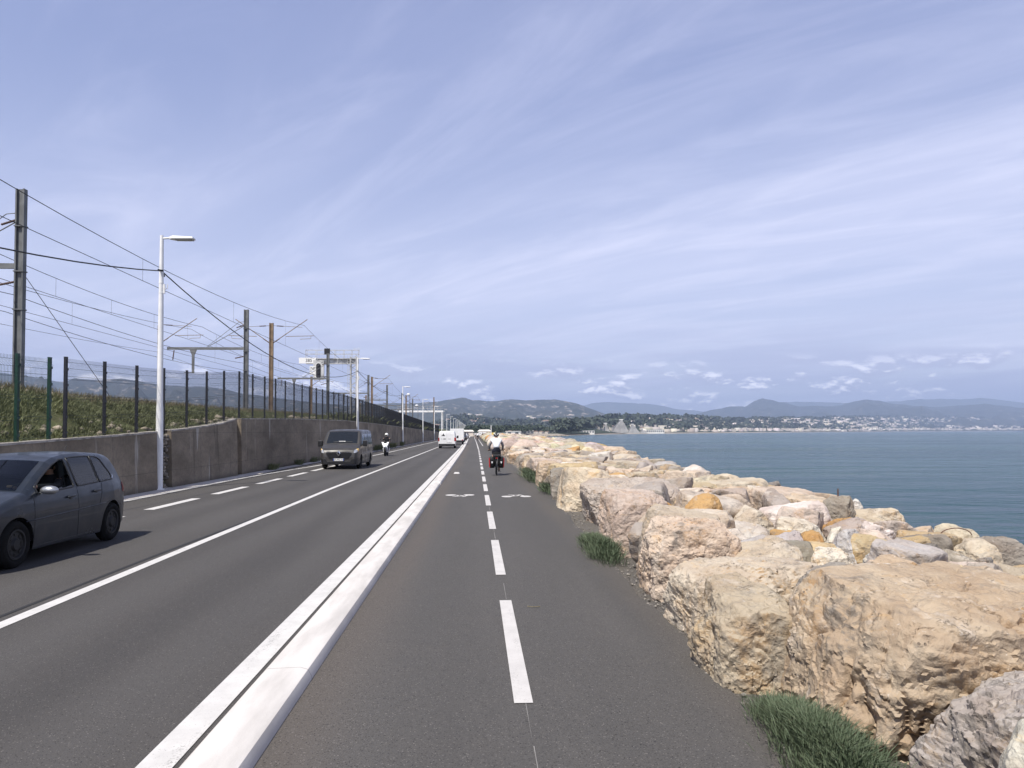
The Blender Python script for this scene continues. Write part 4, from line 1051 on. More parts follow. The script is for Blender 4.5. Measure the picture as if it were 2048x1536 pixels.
fence('mesh_fence', 'green mesh fence section at the left end of the wall', [8.6, 10.6, 12.6, 14.9, 17.03, 18.28], M['gpost'], M['mesh_g'], 2.02)
dp_ = [18.98]
while len(dp_) < 98: dp_.append(dp_[-1] + 1.94)
fence('mesh_fence', 'long dark mesh fence on tall posts running along the wall top', dp_, M['dpost'], M['mesh_d'])
# scrub and low dark screen behind the far fence
r_ = np.random.RandomState(8); pts = [(-10.9 - 1.6 * r_.rand(), y, wt(y) - .05 + .1 * r_.rand()) for y in 62 + 230 * r_.rand(2600)]
o = link('fence_scrub', blade_mesh('fence_scrub', pts, .75, .10, 9, .22, .7, 41), M['scrub']); tag(o, kind='stuff')

# ------------------------------------------------------------------ street lamps
M['lampw'] = pm('white_lamp_paint', (.80, .80, .79), .4, var=.06, scale=2); M['lampg'] = pm('lamp_lens', (.30, .30, .30), .25); M['black'] = pm('black_rubber', (.012, .012, .013), .55)
def make_lamp():
    e = empty('street_lamp', (0, 0, 0))
    mb = MB(); mb.tube([(0, 0, 0), (0, 0, 2.6), (0, 0, 2.75), (0, 0, 5.6), (0, 0, 8.18)], [.115, .105, .092, .08, .055], 16); mb.tube([(0, 0, 0), (0, 0, .04)], .17, 16)
    pole = mb.build('pole', M['lampw'], e, smooth=40)
    mb = MB(); mb.tube([(0, 0, 8.08), (.28, 0, 8.10)], .03, 10); mb.build('arm', M['lampw'], e, smooth=40)
    mb = MB(); mb.rings([[(.24, -.05, 8.06), (.24, .05, 8.06), (.24, .05, 8.14), (.24, -.05, 8.14)], [(.38, -.15, 8.05), (.38, .15, 8.05), (.38, .14, 8.15), (.38, -.14, 8.15)], [(1.02, -.15, 8.06), (1.02, .15, 8.06), (1.02, .13, 8.12), (1.02, -.13, 8.12)]])
    hd = mb.build('lamp_head', M['lampw'], e, bevel=.012)
    mb = MB(); mb.bx(.45, .98, -.12, .12, 8.030, 8.052); mb.build('lens', M['lampg'], hd)
    mb = MB(); mb.tube([(0, 0, 6.3), (0, 0, 6.34)], .078, 14); mb.tube([(0, 0, 6.62), (0, 0, 6.66)], .077, 14); mb.bx(.06, .12, -.03, .03, 6.3, 6.6); mb.tube([(.10, 0, 6.45), (.19, 0, 6.46), (.20, 0, 6.6)], .015, 6)
    mb.build('bracket', M['lampw'], e)
    mb = MB(); mb.tube([(0, 0, 7.0), (0, 0, 7.06)], .068, 12); mb.tube([(0, -.07, 7.03), (0, -.22, 7.02)], .03, 8); mb.tube([(0, .07, 7.02), (0, .22, 6.9)], .03, 8); mb.build('cable_clamp', M['black'], e)
    return e
lamp0 = make_lamp(); LY = [23.9 - 40] + [23.9 + 38.5 * i for i in range(9)]
LN = ['nearest', 'second', 'third', 'fourth', 'fifth', 'sixth', 'seventh', 'eighth', 'ninth']
for i, y in enumerate(LY[1:]):
    o = lamp0 if i == 0 else copy_tree(lamp0)
    o.location = (-10.2 + (.1 if i == 0 else .22), y, 0)
    tag(o, ('nearest tall white street lamp, standing in the gap of the retaining wall' if i == 0 else f'{LN[i]} tall white street lamp from the camera along the retaining wall'), 'street lamp', 'white street lamps along the wall')
far_pole = None
for i in range(9):
    y = 24 + 38.5 * (9 + i); mb = MB(); mb.tube([(0, 0, 0), (0, 0, 8.2)], [.14, .09], 8); mb.bx(0, 1.1, -.12, .12, 8.05, 8.2)
    o = mb.build('street_lamp', M['lampw']); o.location = (-9.9, y, 0); tag(o, 'far white street lamp in the line shrinking towards the end of the road', 'street lamp', 'white street lamps along the wall')
mb = MB()
def sag(a, b, s, n=24):
    a, b = Vector(a), Vector(b); return [a.lerp(b, t_) - Vector((0, 0, s * 4 * t_ * (1 - t_))) for t_ in np.linspace(0, 1, n + 1)]
for i in range(len(LY) - 1):
    xa = -10.1 if i < 2 else -9.98
    mb = MB(); mb.tube(sag((-10.1 if i < 2 else -9.98, LY[i], 7.03), (-10.1 if i + 1 < 2 else -9.98, LY[i + 1], 7.03), [2.0, 1.65, .9][min(i, 2)]), .019, 6)
    tag(mb.build('lamp_cable', M['black'], smooth=True), ['black cable running left out of frame from the nearest street lamp', 'black cable drooping between the nearest and second street lamps'][i] if i < 2 else f'black cable drooping between the {LN[i - 1]} and {LN[i]} street lamps', 'cable', 'cables strung between street lamps')
# lamp and white poles beside the path far ahead
mb = MB(); mb.tube([(0, 0, 0), (0, 0, 3.0)], .07, 10); e = empty('sign_pole', (2.72, 128, 0), 0, 'white pole with a small white board beside the path far ahead', 'sign'); mb.build('pole', M['lampw'], e)
mb = MB(); mb.bx(.05, .72, -.02, .02, .75, 1.35); mb.build('board', M['lampw'], e)

# ------------------------------------------------------------------ railway masts and wires
M['galv'] = pm('grey_galvanised_steel', (.16, .165, .165), .6, .35, var=.2, scale=1.5); M['brown'] = pm('brown_weathered_steel', (.24, .17, .11), .75, .15, var=.25, scale=1.5); M['insul'] = pm('brown_insulator', (.09, .045, .035), .35); M['wire'] = pm('copper_wire', (.035, .035, .038), .6, .4)
def hcol(mb, h, w=.36, d=.24):
    mb.bx(-w / 2, -w / 2 + .06, -d / 2, d / 2, 0, h); mb.bx(w / 2 - .06, w / 2, -d / 2, d / 2, 0, h); mb.bx(-w / 2 + .061, w / 2 - .061, -.03, .03, 0, h - .003)
def insul(mb, a, b):
    a, b = Vector(a), Vector(b)
    n = 9; pts = []; rs = []
    for i in range(n * 2 + 1): pts.append(a.lerp(b, i / (n * 2))); rs.append(.055 if i % 2 else .035)
    mb.tube(pts, rs, 8)
def cantilever(e, s, mcol, z0=6.0, L=3.3):
    # s = +1: towards the road
    mb = MB(); mb.tube([(.1 * s, 0, z0 + .6), (L * s, 0, z0 + 2.85)], .035, 8); mb.tube([(.2 * s, 0, 8.25), (L * .86 * s, 0, 8.12)], .018, 6); mb.tube([(1.35 * s, 0, z0 + 1.25), (L * 1.18 * s, 0, z0 + 1.32)], .026, 6)
    mb.tube([(L * 1.1 * s, 0, z0 + 1.3), (L * 1.1 * s, 0, z0 + 1.05), (L * .8 * s, 0, z0 + 1.0)], .02, 6); a = mb.build('bracket_arm', mcol, e)
    mb = MB(); insul(mb, (.15 * s, 0, z0 + .63), (.75 * s, 0, z0 + 1.04)); insul(mb, (.5 * s, 0, 8.235), (1.1 * s, 0, 8.2)); mb.build('insulator', M['insul'], e)
def mast(x, y, label, m, h, kind):
    e = empty('catenary_mast', (x, y, 3.55), 0, label, 'mast', 'railway masts on the embankment')
    mb = MB(); hcol(mb, h); mb.build('column', m, e)
    mb = MB(); mb.bx(-.35, .35, -.35, .35, -.5, .12); mb.build('footing', M['coping'], e)
    if 'R' in kind: cantilever(e, 1, m)
    if 'L' in kind: cantilever(e, -1, m)
    if 'B' in kind:
        mb = MB(); mb.bx(-6.4, -.13, -.07, .07, 5.15, 5.36); mb.build('cross_beam', M['galv'], e)
        mb = MB(); mb.rings([[(-4.3 + sx_, sy_, 5.14) for sx_, sy_ in ((-.28, -.05), (.28, -.05), (.28, .05), (-.28, .05))], [(-4.3 + sx_, sy_, 4.7) for sx_, sy_ in ((-.1, -.05), (.1, -.05), (.1, .05), (-.1, .05))], [(-4.3 + sx_, sy_, 3.2) for sx_, sy_ in ((-.09, -.05), (.09, -.05), (.09, .05), (-.09, .05))]]); mb.bx(-5.0, -4.2, -.03, .03, 3.22, 3.28); mb.build('drop_post', M['galv'], e)
        mb = MB(); insul(mb, (-5.85, 0, 5.1), (-5.95, 0, 4.3)); insul(mb, (-.2, 0, 4.6), (-.9, 0, 4.45)); insul(mb, (-.2, 0, 7.2), (-.8, 0, 7.0)); mb.build('insulator', M['insul'], e)
        mb = MB(); mb.tube([(-.15, 0, 7.15), (-3.1, 0, 5.4)], .025, 6); mb.tube([(-3.2, 0, 5.4), (-.6, 0, 7.45), (-.1, 0, 7.5)], .018, 6); mb.build('stay', M['galv'], e)
        for z in (3.4, 5.0, 6.9): mb = MB(); mb.bx(-.21, .21, -.15, .15, z, z + .05); mb.build('collar', M['galv'], e)
    return e
MN = ['nearest', 'second', 'third', 'fourth', 'fifth', 'sixth', 'seventh']
for i, y in enumerate([31.3, 61.4, 95, 130.6, 158, 190, 222]):
    mast(-19, y, f'{MN[i]} grey steel railway mast from the camera' + (' at the left edge' if i == 0 else ''), M['galv'], 8.5, 'B')
for i, y in enumerate([68.85, 135, 201]):
    mast(-19, y, f'{MN[i]} brown railway mast with a slanting bracket arm on the near track row', M['brown'], 8.5, 'RL' if i == 0 else 'R')
for i, y in enumerate([68.5, 130.6, 195]):
    mast(-29, y, f'{MN[i]} brown railway mast of the back row behind the tracks', M['brown'], 8.2, 'R')
e = mast(-13.4, 236, 'lone tall wooden coloured mast standing before the far portal', M['brown'], 9.6, '')
mb = MB(); mb.tube([(-18.9, 31.2, 8.6), (-17.6, 36.2, 3.5)], .014, 6); tag(mb.build('guy_wire', M['wire']), 'slanting guy wire from the nearest grey mast down to the embankment', 'wire')
def span(name, label, ys, x, zs, s, r=.011, stag=0):
    pts = []
    for a, b in zip(range(len(ys) - 1), range(1, len(ys))):
        q = sag((x + (stag if a % 2 else -stag), ys[a], zs), (x + (stag if b % 2 else -stag), ys[b], zs), s, 20); pts += q if not pts else q[1:]
    mb = MB(); mb.tube(pts, r, 5); o = mb.build(name, M['wire']); tag(o, label, 'wire', 'overhead railway wires'); return pts, o
def catenary(x, ys, zm, zcn, s, lm, lc):
    p, o = span('messenger_wire', lm, ys, x, zm, s, .016)
    span('contact_wire', lc, [ys[0], ys[-1]], x, zcn, .0, .014)
    k = 0
    for q in p[2::4]:
        mb = MB(); mb.tube([(q.x, q.y, q.z), (x, q.y, zcn)], .006, 4); mb.build('dropper', M['wire'], o)
YA = [2.7, 68.85, 135, 201, 267]
catenary(-16, YA, 11.85, 9.15, 1.65, 'upper wire of the track nearest the road', 'lower contact wire of the track nearest the road')
catenary(-22.6, [-.7, 31.3, 61.4, 95, 130.6, 158, 190, 222, 260], 10.6, 9.2, .5, 'upper wire of the middle track', 'lower contact wire of the middle track')
catenary(-26.2, [2.3, 68.5, 130.6, 195, 260], 11.4, 8.9, 1.3, 'upper wire of the track at the back', 'lower contact wire of the track at the back')
span('feeder_wire', 'single wire slung from mast to mast along the grey mast row', [-.7, 31.3, 61.4, 95, 130.6, 158, 190, 222], -19.25, 7.6, .35, .014)
span('feeder_wire', 'lowest single wire slung along the back of the grey mast row', [-.7, 31.3, 61.4, 95, 130.6, 158, 190, 222], -19.6, 6.9, .4, .013)
span('feeder_wire', 'thin wire slung along the brown masts at the back', [2.3, 68.5, 130.6, 195], -29.3, 9.3, .8, .013)

# ------------------------------------------------------------------ signal gantry
M['gwhite'] = pm('gantry_paint', (.52, .52, .51), .55, .2, var=.2, scale=1.2); M['sigblk'] = pm('signal_black', (.012, .012, .014), .5); M['signw'] = pm('sign_white', (.80, .80, .78), .5, var=.05); M['inkb'] = pm('sign_black', (.015, .015, .016), .6)
def text(body, size, loc, rot, m, parent, ext=.006, name='lettering', align='CENTER'):
    cu = bpy.data.curves.new(name, 'FONT'); cu.body = body; cu.size = size; cu.extrude = ext; cu.align_x = align; cu.align_y = 'CENTER'
    tmp = bpy.data.objects.new('tmp', cu); C.objects.link(tmp)
    dg = bpy.context.evaluated_depsgraph_get(); me = bpy.data.meshes.new_from_object(tmp.evaluated_get(dg)); bpy.data.objects.remove(tmp)
    me.materials.clear(); o = link(name, me, m, parent); o.location = loc; o.rotation_euler = rot; return o
GXc, GYc = -17.0, 103.0
e = empty('signal_gantry', (GXc, GYc, 3.4), 0, 'pale steel railway signal gantry with handrails and a hanging signal head', 'signal gantry')
mb = MB()
for sx_ in (-.42, .42):
    for sy_ in (-.3, .3): mb.bx(sx_ - .06, sx_ + .06, sy_ - .06, sy_ + .06, -.4, 9.0)
for i in range(15):
    z = .2 + i * .6; a = -.42 if i % 2 else .42
    mb.beam((-a, -.3, z), (a, -.3, z + .6), .05); mb.beam((-a, .3, z), (a, .3, z + .6), .05); mb.beam((-.42, -.3, z), (-.42, .3, z), .05); mb.beam((.42, -.3, z), (.42, .3, z), .05)
mb.bx(.30, .54, -.42, -.36, -.2, 9.0)
mb.build('lattice_column', M['gwhite'], e)
mb = MB()
for i in range(24): mb.beam((-.75, -.38, .4 + i * .36), (-.50, -.38, .4 + i * .36), .03)
mb.beam((-.78, -.38, 0), (-.78, -.38, 9.2), .04); mb.beam((-.5, -.38, 0), (-.5, -.38, 9.2), .04); mb.build('ladder', M['gwhite'], e)
mb = MB(); mb.bx(-6.6, .6, -.32, .32, 8.02, 8.10); mb.bx(-6.6, .6, -.32, .32, 8.72, 8.80); mb.bx(-5.2, .6, -.03, .03, 8.09, 8.73)
for x in np.arange(-5.0, .7, 1.4): mb.bx(x - .03, x + .03, -.3, .3, 8.101, 8.719)
mb.build('cross_beam', M['gwhite'], e)
mb = MB()
for x in (-6.6, -5.2, -3.7, -2.6, -1.4, -.3, .65):
    for sy_ in (-.42, .42): mb.beam((x, sy_, 8.7), (x, sy_, 9.95), .045)
for z in (9.4, 9.95):
    for sy_ in (-.42, .42): mb.beam((-6.6, sy_, z), (.65, sy_, z), .045)
    mb.beam((.65, -.42, z), (.65, .42, z), .045); mb.beam((-6.6, -.42, z), (-6.6, .42, z), .045)
for k in range(5):
    mb.beam((.0 + k * .2, -.42, 9.95), (.0 + k * .2, .42, 10.35), .03)
mb.build('handrail', M['gwhite'], e)
mb = MB(); mb.bx(-7.5, -5.15, -.5, -.44, 8.05, 8.85); bd = mb.build('number_board', M['signw'], e); text('385', .62, (-6.15, -.51, 8.45), (rad(90), 0, 0), M['inkb'], bd, name='number')
mb = MB(); mb.prism([(-.62, 5.75), (.62, 5.75), (.72, 6.2), (.72, 8.5), (-.72, 8.5), (-.72, 6.2)], 'y', -.18, .18); o = mb.build('signal_cage', M['gwhite'], e); o.location = (-4.75, -.55, 0)
mb = MB(); mb.prism([(.42 * math.cos(a), (7.0 + .72 * (1 if math.sin(a) > 0 else -1)) + .42 * math.sin(a)) for a in np.linspace(0, 2 * math.pi, 33)[:-1]], 'y', -.22, -.19); wb = mb.build('signal_border', M['signw'], e); wb.location = (-4.75, -.55, 0)
mb = MB(); mb.prism([(.33 * math.cos(a), (7.0 + .72 * (1 if math.sin(a) > 0 else -1)) + .33 * math.sin(a)) for a in np.linspace(0, 2 * math.pi, 33)[:-1]], 'y', -.26, -.221); sg = mb.build('signal_face', M['sigblk'], e); sg.location = (-4.75, -.55, 0)
for k in range(4):
    mb = MB(); mb.cyl((0, -.263, 6.2 + k * .53), (0, -.36, 6.2 + k * .53), .16, .16, 14); mb.build('signal_lens', pm('signal_lens', (.03, .03, .035), .15), sg)
mb = MB(); mb.bx(-5.95, -5.2, -.75, -.71, 7.0, 7.65); pl = mb.build('letter_plate', M['signw'], e); text('Nf', .55, (-5.57, -.76, 7.32), (rad(90), 0, 0), M['inkb'], pl, name='letter')
mb = MB(); mb.bx(-5.95, -5.2, -.75, -.71, 6.45, 6.9); mb.build('blank_plate', M['signw'], e)
mb = MB(); mb.rings([[(-3.95, -.9, 9.25), (-3.15, -.9, 9.25), (-3.15, -.9, 10.1), (-3.95, -.9, 10.1)], [(-3.8, -.3, 9.35), (-3.3, -.3, 9.35), (-3.3, -.3, 9.95), (-3.8, -.3, 9.95)]]); mb.build('hooded_lamp', M['sigblk'], e)
mb = MB(); mb.bx(-3.7, -3.4, -.35, -.1, 8.8, 9.3); mb.build('lamp_bracket', M['gwhite'], e)
# far portal across the tracks
e = empty('signal_portal', (-13.2, 290, 3), 0, 'far white portal with railings spanning the tracks', 'signal gantry')
mb = MB(); mb.bx(-.4, .4, -.4, .4, -1, 6.8); mb.build('column', M['gwhite'], e); mb = MB(); mb.bx(-17.4, -16.6, -.4, .4, -1, 6.8); mb.build('column', M['gwhite'], e)
mb = MB(); mb.bx(-17.4, .4, -.5, .5, 6.8, 7.5); mb.build('cross_beam', M['signw'], e)
mb = MB()
for x in np.arange(-17.4, .5, 1.3): mb.beam((x, -.5, 7.4), (x, -.5, 9.2), .1)
for z in (8.3, 9.2): mb.beam((-17.4, -.5, z), (.4, -.5, z), .1)
mb.build('handrail', M['gwhite'], e)
# small trackside post and floodlight bowls seen over the fence
for i, (x, y, z) in enumerate([(-13.6, 152, 9.6), (-13.4, 171, 8.0)]):
    e = empty('trackside_lamp', (x, y, 3.4), 0, ['nearer trackside lamp with white bowl over the far fence', 'lower trackside lamp with white bowl over the far fence'][i], 'lamp')
    mb = MB(); mb.tube([(0, 0, 0), (0, 0, z - 3.4)], .05, 8); mb.build('pole', M['galv'], e); mb = MB(); mb.ell((-.3, 0, z - 3.3), (.38, .3, .22)); mb.build('lamp_head', M['signw'], e, smooth=True)
e = empty('marker_post', (-12.2, 78, 3.2), 0, 'short pale concrete marker post behind the fence near the gantry foot', 'post')
mb = MB(); mb.tube([(0, 0, -.3), (0, 0, 1.5)], [.16, .11], 8); mb.ell((0, 0, 1.6), (.16, .16, .16)); mb.build('post_body', M['coping'], e, smooth=40); mb = MB(); mb.bx(-.45, .45, -.3, .3, -.5, .35); mb.build('footing', M['coping'], e)
# ------------------------------------------------------------------ vehicles
def car_paint(name, col, metal=.35, rough=.28):
    t = NT(name); c = t.coords()
    dust = t.ramp(t.noise(c, 2.5, 6, .65), .4, .75)
    k = t.mix(t.math('MULTIPLY', dust, .10), col, (.16, .145, .125))
    return t.fin(k, t.ramp(t.noise(c, 3, 5), .3, .7, rough * .85, rough * 1.5), None, metal, .3, **{'Coat Weight': .25, 'Coat Roughness': .08})
def glass_mat(name, tint, refl=1.0):
    t = NT(name); tr = t.n('ShaderNodeBsdfTransparent'); tr.inputs[0].default_value = (*tint, 1); gl = t.n('ShaderNodeBsdfGlossy'); gl.inputs['Roughness'].default_value = .03
    fr_ = t.n('ShaderNodeFresnel'); fr_.inputs[0].default_value = 1.5; mx = t.n('ShaderNodeMixShader'); t.L.new(t.math('MULTIPLY', fr_.outputs[0], refl, True), mx.inputs[0]); t.L.new(tr.outputs[0], mx.inputs[1]); t.L.new(gl.outputs[0], mx.inputs[2])
    t.L.new(mx.outputs[0], t.out.inputs['Surface']); return t.m
M['glass'] = glass_mat('car_glass', (.30, .36, .35), 1.1); M['dglass'] = pm('dark_glass', (.015, .018, .022), .08, spec=.6, var=.05)
M['tyre'] = pm('tyre_rubber', (.010, .010, .010), .9, var=.2, scale=10, spec=.15); M['steelw'] = pm('black_steel_wheel', (.010, .010, .011), .6, .1); M['trim'] = pm('black_trim', (.013, .013, .014), .45)
M['cabin'] = pm('cabin_fabric', (.018, .018, .020), .9); M['silver'] = pm('silver_shell', (.42, .43, .44), .3, .7); M['redl'] = pm('red_lamp', (.30, .012, .012), .2); M['chrome'] = pm('chrome', (.65, .66, .68), .12, .95, var=.03)
M['lampglass'] = pm('headlamp_glass', (.55, .57, .60), .12, .4); M['amber'] = pm('amber_lamp', (1.0, .62, .16), .25)
M['plate'] = pm('plate_white', (.82, .82, .80), .5, var=.04); M['plateb'] = pm('plate_blue', (.02, .06, .30), .5)
def wheel(parent, loc, R_=.315, w=.20, rim_m=None, side=1, tilt=0):
    e = MB(); e.ring_torus((0, 0, 0), R_ - w * .30, w * .36, 'x', 36, 12, 1.35); wl = e.build('wheel', M['tyre'], parent, smooth=True); wl.location = loc; wl.rotation_euler.z = tilt
    mb = MB(); r = R_ * .66; s = side
    mb.tube([(-.06 * s, 0, 0), (.055 * s, 0, 0)], r, 28)
    mb.rings([[(x * s, q * math.cos(a), q * math.sin(a)) for a in np.linspace(0, 2 * math.pi, 29)[:-1]] for x, q in ((.05, r), (.085, r * .98), (.085, r * .86), (.06, r * .80), (.065, r * .45), (.09, r * .34), (.09, r * .01))])
    for k in range(8):
        a = 2 * math.pi * k / 8; mb.box((.066 * s, r * .64 * math.cos(a), r * .64 * math.sin(a)), (.012, .035, .06), Matrix.Rotation(a, 3, 'X'))
    mb.build('rim', rim_m or M['steelw'], wl, smooth=35); return wl
class Shell:
    def __init__(s, top, wp, fz, bot, axles, ar, az_, crown=.03, rr=.07):
        s.top, s.wp, s.fz, s.b0, s.axles, s.ar, s.az, s.crown, s.rr = top, wp, fz, bot, axles, ar, az_, crown, rr
        s.L = top[-1][0]
    def zt(s, y): return float(interp(y, s.top))
    def zb(s, y):
        b = float(interp(y, s.b0)) if isinstance(s.b0, list) else s.b0
        for a in s.axles:
            d = y - a
            if abs(d) < s.ar: b = max(b, s.az + math.sqrt(s.ar ** 2 - d * d))
        return b
    def x(s, y, z):
        t_ = s.zt(y); q = min(1, max(0, (z - (t_ - s.rr)) / s.rr))
        return float(interp(y, s.wp)) * float(interp(z, s.fz)) * (1 - .09 * (1 - math.sqrt(max(0, 1 - q * q))))
    def roof(s, y, k):
        z = s.zt(y); xe = s.x(y, z); return (k * xe, y, z + s.crown * (1 - k * k))
    def body(s, holes_side, holes_top, ny=120, nz=26, nk=16):
        ys = sorted(set(list(np.linspace(0, s.L, ny)) + [a + s.ar * q for a in s.axles for q in (-1, -.998, .998, 1)] + [p[0] for p in s.top]))
        mb = MB(); ny = len(ys)
        for sd_ in (-1, 1):
            V = []; 
            for y in ys:
                b, t_ = s.zb(y), s.zt(y)
                for i in range(nz + 1):
                    z = b + (t_ - b) * i / nz; V.append((sd_ * s.x(y, z), y, z))
            Fq = []
            for j in range(ny - 1):
                for i in range(nz):
                    q = [j * (nz + 1) + i, j * (nz + 1) + i + 1, (j + 1) * (nz + 1) + i + 1, (j + 1) * (nz + 1) + i]
                    cy_ = sum(V[k][1] for k in q) / 4; cz_ = sum(V[k][2] for k in q) / 4
                    if any(h(cy_, cz_) for h in holes_side): continue
                    Fq.append(q)
            mb.add(V, Fq)
        V = [s.roof(y, k) for y in ys for k in np.linspace(-1, 1, nk + 1)]; Fq = []
        for j in range(ny - 1):
            for i in range(nk):
                cy_ = (ys[j] + ys[j + 1]) / 2; k = -1 + 2 * (i + .5) / nk
                if any(h(cy_, k) for h in holes_top): continue
                a = j * (nk + 1) + i; Fq.append((a, a + 1, a + nk + 2, a + nk + 1))
        mb.add(V, Fq)
        for y in (ys[0], ys[-1]):
            b, t_ = s.zb(y), s.zt(y); zz_ = [b + (t_ - b) * i / nz for i in range(nz + 1)]
            mb.grid([[(-s.x(y, z), y, z), (s.x(y, z), y, z)] for z in zz_])
            mb.grid([[(k * s.x(y, t_), y, t_), s.roof(y, k)] for k in np.linspace(-1, 1, nk + 1)])
        # floor pan
        mb.grid([[(-.96 * s.x(y, .3), y, s.zb(y) if s.zb(y) < .3 else .3), (.96 * s.x(y, .3), y, s.zb(y) if s.zb(y) < .3 else .3)] for y in ys[::4]])
        return mb
    def side_patch(s, y0, y1, lo, hi, sd_, off=.004, n=18, m=8):
        mb = MB(); rows = []
        for y in np.linspace(y0, y1, n + 1):
            a, b = lo(y), hi(y); rows.append([(sd_ * (s.x(y, a + (b - a) * i / m) + off), y, a + (b - a) * i / m) for i in range(m + 1)])
        mb.grid(rows); return mb
    def side_line(s, pts, sd_, r, off=.003, closed=False):
        P = []
        for (a, b) in zip(pts, pts[1:] + ([pts[0]] if closed else [])):
            for t_ in np.linspace(0, 1, 7)[:-1]: y = a[0] + (b[0] - a[0]) * t_; z = a[1] + (b[1] - a[1]) * t_; P.append((sd_ * (s.x(y, z) + off), y, z))
        if not closed: P.append((sd_ * (s.x(*pts[-1]) + off), *pts[-1]))
        mb = MB(); mb.tube(P + ([P[0]] if closed else []), r, 6); return mb
    def top_patch(s, y0, y1, k0, off=.004, n=14, m=12):
        mb = MB(); rows = []
        for y in np.linspace(y0, y1, n + 1):
            k1 = k0(y) if callable(k0) else k0; rows.append([tuple(np.array(s.roof(y, k)) + np.array((0, -off * .7, off * .7))) for k in np.linspace(-k1, k1, m + 1)])
        mb.grid(rows); return mb
def lin(*pts): return lambda y: float(interp(y, pts))
HATCH = Shell(top=[(0, .52), (.03, .66), (.12, .73), (.35, .80), (.75, .90), (1.12, .985), (1.5, 1.19), (1.92, 1.385), (2.15, 1.44), (2.45, 1.475), (2.8, 1.485), (3.2, 1.480), (3.5, 1.465), (3.68, 1.438), (3.77, 1.395), (3.84, 1.31), (3.96, 1.10), (4.04, .97), (4.09, .88), (4.14, .72), (4.18, .50)],
    wp=[(0, .60), (.06, .70), (.2, .78), (.45, .845), (.85, .875), (1.3, .888), (3.0, .888), (3.5, .872), (3.85, .825), (4.05, .765), (4.18, .67)],
    fz=[(.15, .95), (.22, .965), (.36, .985), (.55, 1.0), (.70, 1.0), (.84, .985), (.95, .955), (1.05, .905), (1.2, .835), (1.35, .765), (1.48, .69)], bot=[(0, .22), (.5, .19), (3.7, .19), (4.18, .30)], axles=[.87, 3.45], ar=.36, az_=.315, rr=.10)
